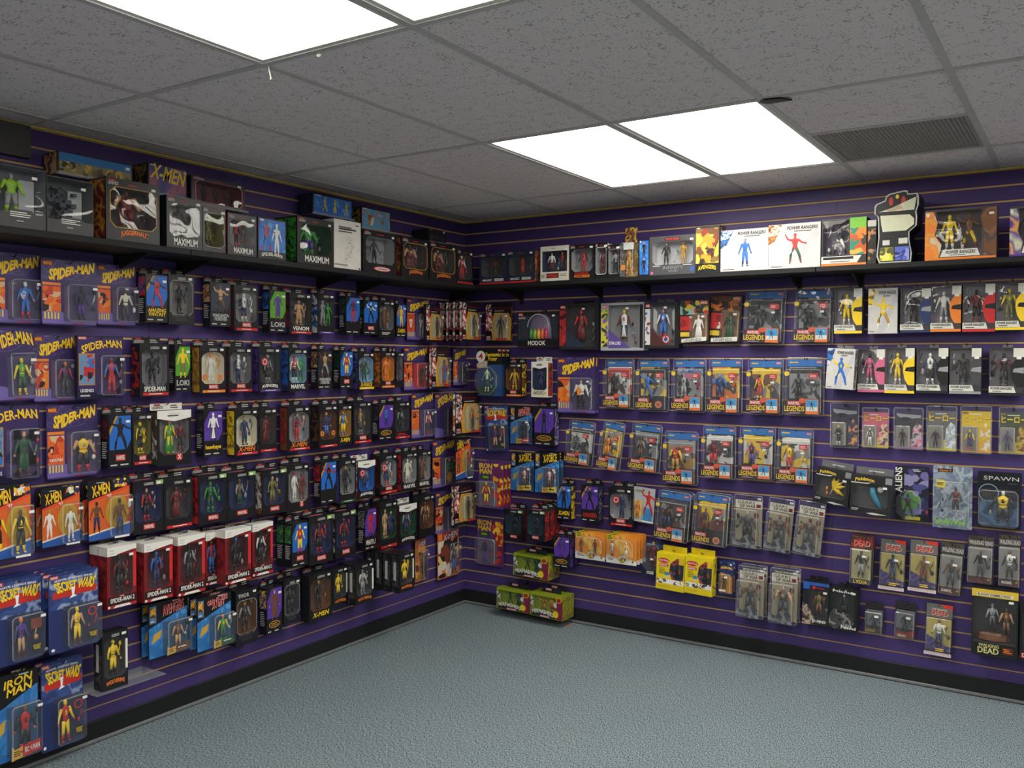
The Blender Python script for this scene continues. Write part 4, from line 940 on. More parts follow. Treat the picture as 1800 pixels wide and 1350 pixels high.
def k_twb(P, o, fig):
    win = P.win_poly(.03, .2, .97, .88, 'rect'); P.carton(plain('1c1c1c', .4), plain('3a3a3a', .5), win); P.fig(fig, .74, .3, .74); P.fig('a:s,s,s,dg,k', .44, .36, .78, yaw=20)
    v, f = loft([(P.X(.45), -P.dep * .45, P.Z(.22), .075, .03), (P.X(.45), -P.dep * .45, P.Z(.3), .07, .025), (P.X(.45), -P.dep * .45, P.Z(.33), .05, .02)], 10); mesh_obj('ground_base', v, f, toy('br'), P.root)
    P.panel('yellow_header', .0, .885, 1, 1.0, plain('d8b83c')); P.panel('white_title_strip', .1, .90, .9, .945, plain('e0d8c0'), lift=.001); P.text('BLOODY ZOMBIE 3 PACK', .13, .905, .84, .94, 'k', lift=.0016); P.text('WALKING', .16, .135, .6, .185, 'cfc98a', lift=.0014); P.text('DEAD', .14, .04, .6, .13, 'cfc98a', lift=.0014); P.panel('brown_label', .68, .06, .9, .16, plain('5a2c20')); P.lines(.7, .08, .88, .15, 3, 'o', lift=.0012); P.sticker(.85, .84)
def k_ff4(P, o, fig):
    d = P.dep; P.card(plain('2c4c80', .35), .006); P.panel('black_top', 0, .66, 1, 1, plain('16161a')); P.oval('logo_disc', .14, .83, .19, .12, plain('w'), lift=.0012); P.oval('logo_field', .14, .83, .155, .097, plain('w'), lift=.0014); P.ring('logo_ring', .14, .83, .19 * P.w, plain('w'), lift=.0016, t=.15); P.text('4', .05, .77, .23, .90, 'r', lift=.002)
    P.text('Fantastic', .34, .83, .96, .91, 'y'); P.text('Four', .46, .74, .82, .825, 'y'); P.poly('group_artwork', [(.0, .58), (.4, .6), (.42, .74), (.1, .74), (-.04, .66)], art('y,b,w,o,tn', 50), lift=.0012); marvel(P, .85, .93, .97, .98); P.blister(.0, .03, .92, .62, d * .85, round_=.3); P.panel('green_foot', .02, .03, .7, .2, plain('2c4a2c')); P.fig(fig, .46, .1, .62, y=P.f - d * .4); P.bits(.62, .16, .8, .5, ['g', 'G', 's'], 4, y=P.f - d * .4)
def k_irc(P, o, fig):
    d = P.dep; P.card(plain('5a3a78', .35), .008); P.text('IRON|MAN', .02, .74, .54, .97, 'y', shadow='r'); P.panel('green_plate', .1, .62, .48, .72, plain('24402a')); P.lines(.16, .64, .42, .7, 2, 'lime', lift=.0012); P.collage('flame_artwork', .58, .04, .98, .97, '6a2a5a,c83028,e8a02c,c83028,f0c83c,8a2a30', n=24); P.blister(.0, .03, .78, .60, d * .9); P.panel('tray_back', .03, .05, .75, .58, plain('6a6478'), lift=.001); P.fig(fig, .36, .06, .57, y=P.f - d * .42); P.bits(.6, .2, .72, .5, ['s', 'r'], 3, y=P.f - d * .4)
def k_grc(P, o, fig):
    d = P.dep; P.card(plain('a8acb0', .4), .005); P.lines(.1, .84, .5, .93, 2, 'ol'); P.fig(fig, .72, .22, .92, flat=True); P.panel('yellow_panel', .08, .12, .46, .62, plain('d8b83c')); P.panel('blue_panel', .5, .05, .92, .42, plain('3a84c0'), lift=.0004); P.blister(.06, .05, .48, .66, d * .8); P.fig('f:r,o,r,o,r', .27, .14, .6, y=P.f - d * .4); P.panel('white_foot', .04, .02, .96, .06, plain('w'))
def k_com(P, o, fig):
    d = P.dep; c = {'br': 'a06a40,5a3a2c,c88a50', 'o': 'd87a38,2a2428,e8c878,7a3a2c,d8d0c0'}[o['art']]; P.card(plain(c.split(',')[0]), .004); P.collage('cover_artwork', .02, .02, .98, .82, c, n=26); P.panel('red_title_band', .02, .82, .98, .98, plain('b8382c')); P.text('X-MEN', .24, .83, .95, .96, 'c8d4dc', 'ital', rot=6, shadow='k'); P.panel('corner_box', .04, .84, .2, .97, plain('o'), lift=.001); P.blister(.44, .04, .97, .74, d * .85); P.fig(fig, .7, .06, .7, y=P.f - d * .4); P.sticker(.9, .62, y=P.f - d * .86)
    P.panel('yellow_flash', .08, .1, .22, .3, plain('e0b030'))
def k_modok(P, o, fig):
    win = P.win_poly(.03, .2, .97, .97, 'rect'); P.carton(plain('1c1c20', .4), art('1c2a30,2a4450,1c2a30,40304a', 14), win); y = -P.dep * .62
    v, f = loft([(P.X(.5), y, P.Z(.22), .085, .02), (P.X(.5), y, P.Z(.5), .082, .024), (P.X(.5), y, P.Z(.8), .07, .022), (P.X(.5), y, P.Z(.94), .04, .012)], 14); mesh_obj('domed_toy', v, f, toy('7a6a88'), P.root, smooth=True)
    for k, c in enumerate(('4a8a5a', '8aa83c', 'd0a03c', 'd8663c', 'b84058')):
        a = .28 + k * .088; v, f = loft([(P.X(a + .044), y - .018, P.Z(.22), .0145, .012), (P.X(a + .044), y - .020, P.Z(.4), .0145, .012), (P.X(a + .044), y - .016, P.Z(.52), .010, .008)], 8); mesh_obj('colour_lobe', v, f, toy(c), P.root, smooth=True)
    P.poly('pale_dome_rim', [(.5 + (.27 + .02 * q) * math.cos(t) * .9, .56 + (.36 + .025 * q) * math.sin(t)) for q, ts in ((0, range(0, 181, 15)), (1, range(180, -1, -15))) for t in [math.radians(x) for x in ts]], plain('c8d4dc'), y=y - .026); P.panel('black_foot', 0, 0, 1, .19, plain('141418')); P.text('MODOK', .26, .03, .68, .165, 'w', lift=.0014); marvel(P, .03, .88, .14, .97); P.text('LEGENDS', .03, .80, .2, .86, 'lg'); P.sticker(.86, .88); P.side_art('k,dg,c')
def k_dia(P, o, fig):
    win = P.win_poly(.18, .06, .9, .95, 'rect'); tr = {'m': '38343a', 'ygp': '8a8c90', 'clear': '6a6c74'}[o['art']]; P.carton(plain('26262a' if o['art'] != 'ygp' else 'a0a2a6', .35), plain(tr, .5), win); P.fig(fig, .52, .2, .86, yaw=10)
    P.collage('art_band', .01, .08, .17, .86, ({'m': 'a02c2c,3a1c20,b83a38', 'ygp': 'c8c43c,5a8a4a,3a3a40,8a5aa0', 'clear': 'c8ccd4,4a5a8a,8a3a3a'}[o['art']])); marvel(P, .03, .89, .16, .96)
    P.poly('corner_wedge', [(.18, .05), (.7, .05), (.18, .45)], plain({'n': '2a3444', 'p': '5a4a90', 'br': '4a2c2c'}[o['tri']]), lift=.001); P.text(o.get('logo', ''), .2, .12, .48, .19, 'w', lift=.0016); P.bits(.7, .12, .86, .6, ['s', 'k', 'm'], 5); P.panel('edge_band', .91, .05, .99, .95, plain('1c1c1e')); P.sticker(.62, .88)
    if o.get('wings'):
        for sd in (-1, 1):
            a = .52 + sd * .26; P.poly('wing_piece', [(a - .02 * sd, .35), (a + .08 * sd, .45), (a + .1 * sd, .92), (a - .04 * sd, .8)] if sd > 0 else [(a + .04, .8), (a - .1, .92), (a - .08, .45), (a + .02, .35)], toy('lg'), y=-P.dep * .4)
        P.ring('shield_piece', .6, .2, .026, toy('r'), y=-P.dep * .7, t=.25); P.ring('shield_inner', .6, .2, .019, toy('w'), y=-P.dep * .7, t=.3); P.oval('shield_core', .6, .2, .06, .045, toy('b'), y=-P.dep * .7)
    P.hang_tab('gr' if o['art'] != 'm' else 'k', .02, .5, logo=False)
def k_red(P, o, fig):
    d = P.dep; P.card(plain('2a2224'), .005); P.collage('top_artwork', .03, .66, .97, .97, ({'gyr': '243a30,c8a83c,b83a30,8ab0a8', 'br': '5a3a28,c8702c,2a2020,a03028'}[o['art']]), n=22); marvel(P, .7, .88, .95, .96); P.text('LEGENDS', .68, .80, .96, .87, 'dg'); P.collage('red_panel', .04, .3, .42, .62, 'b83030,b83030,d8d0c8,8a2424', n=8); P.panel('yellow_flash', .04, .16, .34, .26, plain('d8b83c')); P.blister(.4, .06, .97, .68, d * .9); P.panel('tray_back', .42, .08, .95, .66, plain('7a5a38'), lift=.001); P.fig(fig, .68, .1, .64, y=P.f - d * .5); P.poly('white_name_plate', [(.14, .02), (.96, .06), (.96, .15), (.14, .1)], plain('d8d6ce'), y=P.f - d * .9); P.text('LEGENDS', .22, .05, .8, .11, 'gr', y=P.f - d * .92, rot=3); P.sticker(.85, .6, y=P.f - d * .92)
# ---- shelf packages
def k_sbig(P, o, fig):
    b = o.get('body', 'k'); body = plain('20263e' if b == 'n' else ('8a1c20' if b == 'r' else b), .35)
    lo = .22 if o.get('logo') or o.get('oval') else .12
    win = P.win_poly(.08, lo, .93, .86, 'cham'); P.carton(body, plain(o.get('tray', '4a4440'), .45), win)
    if o.get('edge'): P.edge(win, o['edge'])
    if fig: P.fig(fig, .46, lo + .02, .84, yaw=rnd.uniform(-12, 12)); P.bits(.7, .35, .86, .8, [fig.split(':')[1].split(',')[1], 'dg', 's'], 4)
    else:
        for a in (.3, .52, .74): P.fig('a:dg,k,m,k,dg', a, lo + .02, .8)
    lg = o.get('logo')
    if lg and o.get('logo2'):
        if lg == 'MAGIC': P.text('MAGIC', .12, .09, .46, .16, 'w'); P.text('SPIDER-MAN', .54, .08, .88, .17, 'w', 'ital')
        else: P.text(o['logo2'], .22, .135, .78, .20, 'r'); P.text(lg, .18, .05, .82, .13, o['lc'])
    elif lg: P.text(lg, .26 if lg != 'MAXIMUM' else .2, .05, .78 if lg != 'MAXIMUM' else .86, .19, o['lc'], 'arch' if lg != 'MAXIMUM' else 'plain', shadow='r' if o['lc'] == 'o' else None)
    if o.get('oval'): P.oval('logo_oval', .56, .10, .26, .06, plain('r')); P.oval('logo_oval_field', .56, .10, .23, .045, plain('lg'), lift=.0012); P.lines(.42, .08, .7, .12, 1, 'r', lift=.0016)
    if o.get('stripe'): P.panel('colour_stripe', 0, 0, 1, .05, plain(o['stripe']))
    P.panel('logo_plate', .06, .95, .17, .975, plain('r')); P.text('LEGENDS', .04, .89, .22, .945, 'lg'); P.sticker(.88, .9); P.lines(.4, .9, .62, .94, 1, 'r')
    if o.get('side'): P.side_art(o['side'])
def k_srob(P, o, fig):
    win = P.win_poly(.01, .24, .99, .985, 'rect'); P.carton(plain('4e4e50', .45), plain('3c4248' if o['tray'] == 'n' else '5a6068', .35), win)
    if fig: P.fig(fig, .42, .25, .9)
    else:
        vs, fs = [], []
        for k in range(26):
            x, z = rnd.uniform(.08, .72), rnd.uniform(.27, .85); s = rnd.uniform(.008, .02); q, f = box_data(P.X(x) - s * .7, -P.dep * .7, P.Z(z) - s * .5, P.X(x) + s * .7, -P.dep * .7 + .02, P.Z(z) + s * .5); n = len(vs); vs += q; fs += [tuple(i + n for i in t) for t in f]
        m = mesh_obj('parts_frame', vs, fs, toy('2c3440'), P.root)
    P.panel('pale_sheet', .66, .28, .97, .84, plain('c4c8cc'), y=-P.dep * .42); P.poly('grey_label', [(.0, .24), (.25, .24), (.34, .30), (.72, .30), (.8, .24), (1, .24), (1, 0), (0, 0)], plain('4a4a4c'), lift=.001); P.lines(.3, .17, .72, .27, 3, 'w', lift=.0016); P.lines(.42, .10, .56, .13, 1, 'lg', lift=.0016); P.sticker(.78, .84)  # plain pale sheet fills the right part of the tray behind the window
def k_sart(P, o, fig):
    a = o['art']; P.carton(plain('1e1e24', .35))
    m = {'b': art('2a6cc0,2a6cc0,3a84d8,2a6cc0,5aa0e0', 14), 'sunset': art('3a3a78,4a4a8a,6a4a80,a05a70,3a3a78', 10), 'lbl': art('5a9ac8,7ab0d0,c8844a,5a9ac8,e0d0c0', 12), 'gold': plain('3a3028')}[a]
    lo = .2 if o.get('logo') and not o.get('big') else .04
    P.panel('front_artwork', .03, lo, .97, .97 if a != 'gold' else .92, m)
    if a == 'gold': P.collage('crowd_artwork', .03, .2, .97, .95, '3a3028,c8a030,7a4a28,e0c050,a03828,c8a030,8a6a30', lift=.0009, n=44)
    if a == 'lbl': P.collage('front_scene', .05, .1, .95, .7, '6aa0c8,c8844a,a0643a,e0d0c0,6aa0c8', lift=.0009, n=12)
    P.fig(fig, .5 if o.get('fig2s') else .3, max(lo, .06), .92 if not o.get('fig2s') else .5, flat=True)
    if o.get('fig2s'): P.fig(fig, .5, .5, .94, flat=True)
    if o.get('fig2'): P.fig(o['fig2'], .66 if not o.get('fig3') else .55, .05 if o.get('fig3') else lo - .1, .9, flat=True)
    if o.get('fig3'): P.fig(o['fig3'], .84, .05, .86, flat=True)
    if o.get('big'): P.text(o['logo'], .06, .46, .96, .96, 'y', 'ital', rot=-6, shadow='b'); P.oval('round_mark', .94, .88, .04, .045, plain('w'))
    elif o.get('logo'): P.text(o['logo'], .12, .05, .86, .17, o['lc'], 'arch'); 
    P.panel('logo_plate', .06, .93, .2, .97, plain('w'), lift=.0012); P.side_art('k,dg,au' if a != 'b' else 'k,n,k')
def k_swide(P, o, fig):
    P.carton(plain('24241e', .4)); P.poly('blue_strip', [(.02, .62), (.98, .62), (.98, .99), (.02, .99)], plain('2a74b4')); P.collage('scene_artwork', .02, .04, .98, .62, '8a8058,5a5038,c8a050,4a2a38,6a6040,3a3428', n=34); P.sticker(.93, .8); P.side_art('tn,k,br')
def k_swhite(P, o, fig):
    P.carton(plain('dedad2', .45)); P.side_art('d0ccc4,e0dcd4,c8c4bc')
    vs, fs = [], []
    def st(p, q, t):
        d = Vector((q[0] - p[0], 0, q[1] - p[1])); n = Vector((-d.z, 0, d.x)).normalized() * t; i = len(vs)
        for x, z in ((p[0] - n.x, p[1] - n.z), (q[0] - n.x * .2, q[1] - n.z * .2), (q[0] + n.x * .2, q[1] + n.z * .2), (p[0] + n.x, p[1] + n.z)): vs.append((x, P.f - .0008, z))
        fs.append((i, i + 1, i + 2, i + 3))
    r2 = random.Random(3)
    for k in range(46):
        t = k / 46; x = P.X(.35 + .25 * r2.random() + .1 * t); z = P.Z(.12 + .55 * t); a = r2.uniform(-1.2, 1.9); L = r2.uniform(.006, .022); st((x, z), (x + L * math.cos(a), z + L * math.sin(a)), .0009)
    mesh_obj('ink_sketch', vs, fs, plain('2a2a2c'), P.root)
    P.panel('title_shadow', .2, .80, .82, .84, plain('6a6a68')); P.lines(.16, .74, .8, .88, 3, '2a2a2c', lift=.0012); P.panel('grey_foot_fade', .02, .06, .5, .09, plain('8a8884')); P.lines(.8, .9, .92, .95, 1, 'k'); P.oval('round_mark', .94, .03, .03, .02, plain('k'))
def k_sthin(P, o, fig):
    P.carton(plain('2a2420', .4)); P.collage('front_artwork', .05, .05, .95, .8, '1c1816,c88040,3a3430,8a8478'); P.panel('pale_cap', 0, .86, 1, 1, plain('c8c4bc'))
def k_sclear(P, o, fig):
    P.card(plain('5a4428'), .004); P.panel('gold_backing', .05, .03, .95, .95, art('a88a40,c8b070,7a5c30', 14)); P.blister(0, 0, 1, .98, P.dep, round_=.12); P.fig(fig, .5, .1, .85, y=-P.dep * .5); P.panel('white_corner', .1, .78, .9, .97, plain('e0e0dc'), y=-P.dep * .6); P.panel('orange_label', .05, .2, .4, .34, plain('e08838'), y=-P.dep * .9)
    v, f = box_data(-P.w * .5, -.006, P.h * .98, P.w * .4, -.004, P.h * 1.42); mesh_obj('header_flap', v, f, art('3a2418,c8a040,1c1414,8a4a30', 20), P.root)
def k_sdie(P, o, fig):
    S = [(.12, 0), (.84, 0), (.86, .12), (.80, .30), (.80, .42), (.96, .5), (.97, .62), (.95, .7), (1, .78), (1, .90), (.97, .95), (.76, .95), (.75, .99), (.68, 1), (.34, .97), (.27, .94), (.24, .88), (.04, .84), (0, .80), (0, .70), (.08, .66), (.10, .36), (.06, .1)]
    def plate(nm, sc, y0, y1, mat):
        n = len(S); v = [((a - .5) * P.w * sc, y0, b * P.h * (1 if sc == 1 else .985)) for a, b in S] + [((a - .5) * P.w * sc, y1, b * P.h * (1 if sc == 1 else .985)) for a, b in S]
        return mesh_obj(nm, v, [tuple(range(n)), tuple(range(2 * n - 1, n - 1, -1))] + [(i, n + i, n + (i + 1) % n, (i + 1) % n) for i in range(n)], mat, P.root)
    plate('diecut_box', 1, -P.dep, 0, plain('141416', .4)); d = P.f
    n = len(S); v = [(P.X(a), d - .0008, P.Z(b)) for a, b in S] + [(P.X(.5 + (a - .5) * .93), d - .0008, P.Z(.48 + (b - .48) * .965)) for a, b in S]
    mesh_obj('silver_outline', v, [(i, (i + 1) % n, n + (i + 1) % n, n + i) for i in range(n)], plain('b8b8b4'), P.root)
    P.poly('cream_panel', [(.2, .44), (.72, .44), (.90, .52), (.9, .6), (.8, .66), (.14, .67), (.16, .55)], plain('d8d8bc'), lift=.001); P.poly('pale_slant', [(.1, .72), (.9, .72), (.95, .9), (.86, .88), (.4, .77)], art('c8ccb0,d8d8bc,c8988a,a8b088', 14), lift=.001)
    for a in (.38, .66): P.oval('red_mark', a, .86, .05, .06, plain('c03a3c'))
    P.oval('gold_mark', .52, .92, .04, .03, plain('y')); P.collage('yellow_artwork', .14, .03, .46, .22, 'a8a838,d8d43c,e8e46a,5a5a38', lift=.001); P.collage('blue_artwork', .48, .03, .8, .22, '3a4490,2a3070,5a6ac0,8a9ae0', lift=.001); P.panel('white_block', .2, .25, .36, .32, plain('d0d0c8'), lift=.001); P.panel('white_block', .56, .26, .76, .34, plain('d0d0c8'), lift=.001)
def k_sprw(P, o, fig): 
    k_prw(P, o, fig)
def k_sprb(P, o, fig):
    win = P.win_poly(.16, .18, .80, .96, 'rect'); P.carton(plain('4a4448', .35), plain('6a6064', .5), win); P.fig(fig, .34, .2, .9); P.fig(o['fig2'], .62, .2, .9, yaw=-10); P.bits(.44, .25, .52, .8, ['s', 'm', 'w'], 5)
    P.poly('left_artwork', [(.0, .04), (.2, .04), (.24, .3), (.14, .5), (.18, .74), (.12, .96), (0, .96)], art('%s,e0a040,%s,c8c8a8' % (o['acc'], o['acc']), 10), lift=.001); P.poly('right_artwork', [(.82, .04), (1, .04), (1, .97), (.86, .97), (.78, .8), (.84, .5)], art('%s,8a5a40,3a3a40,%s' % (o['acc2'], o['acc2']), 10), lift=.001)
    P.poly('white_label', [(.22, .06), (.78, .06), (.74, .2), (.26, .2)], plain('dcdad2'), lift=.0016); P.text('POWER RANGERS', .30, .11, .72, .18, 'k', 'ital', lift=.0022); P.lines(.36, .075, .62, .1, 1, 'k', lift=.0022); P.panel('colour_stripe', 0, 0, 1, .045, plain(o['acc'])); P.sticker(.93, .86); P.oval('round_mark', .04, .9, .025, .04, plain('w'), lift=.0018)
def k_smix(P, o, fig):
    win = P.win_poly(.03, .22, .62, .96, 'rect'); P.carton(plain('2c2a2e', .35), plain('5a5060', .5), win); P.fig(fig, .38, .24, .9); P.bits(.08, .3, .24, .9, ['w', 'p', 'k'], 5); P.panel('green_corner', .64, .78, 1, 1, plain('7ac03a')); P.collage('orange_artwork', .64, .22, 1, .78, 'e88a34,c85a28,f0b050,3a3430,2a8a70'); P.poly('white_label', [(0, .05), (.8, .05), (.9, .2), (0, .2)], plain('dcdad2'), lift=.0012); P.panel('black_label', .04, .13, .72, .185, plain('k'), lift=.0018); P.lines(.2, .07, .7, .1, 1, 'k', lift=.0018); P.panel('colour_stripe', 0, 0, 1, .045, plain('o')); P.side_art('k,dg,k')
def k_sinf(P, o, fig):
    b = o['body']; win = P.win_poly(.07, .26, .95, .86, 'rect' if b == 'cr' else 'cham'); P.carton(plain('d4d0c2' if b == 'cr' else '4c4c50', .4), plain('2a3450' if b == 'cr' else 'b4b4b8', .5), win); P.fig(fig, .33, .27, .84); P.fig(o['fig2'], .7, .27, .84); P.bits(.48, .3, .56, .7, ['c', 's'], 3)
    if b == 'cr': P.panel('red_plate', .22, .08, .66, .22, plain('2a2024')); P.text(o['logo'], .25, .10, .63, .2, 'd83a30', lift=.0014); P.lines(.03, .08, .18, .2, 3, 'gr'); P.lines(.7, .12, .95, .2, 2, 'gr'); P.lines(.38, .92, .62, .95, 1, 'gr')
    else: P.text('INFINITY', .3, .14, .74, .22, 's', 'thin'); P.text('SAGA', .42, .07, .62, .125, 's', 'thin'); P.plate('IRON MAN', .34, .87, .68, .96, '3a2a2c', 'd84030'); P.lines(.08, .22, .28, .25, 1, 'w'); P.lines(.74, .22, .95, .25, 1, 'w'); P.oval('round_mark', .06, .06, .03, .04, plain('pk')); P.oval('blue_mark', .93, .12, .05, .07, plain('3a5aa0'))
    P.sticker(.92, .88)
    if o.get('side'): P.side_art(o['side'])

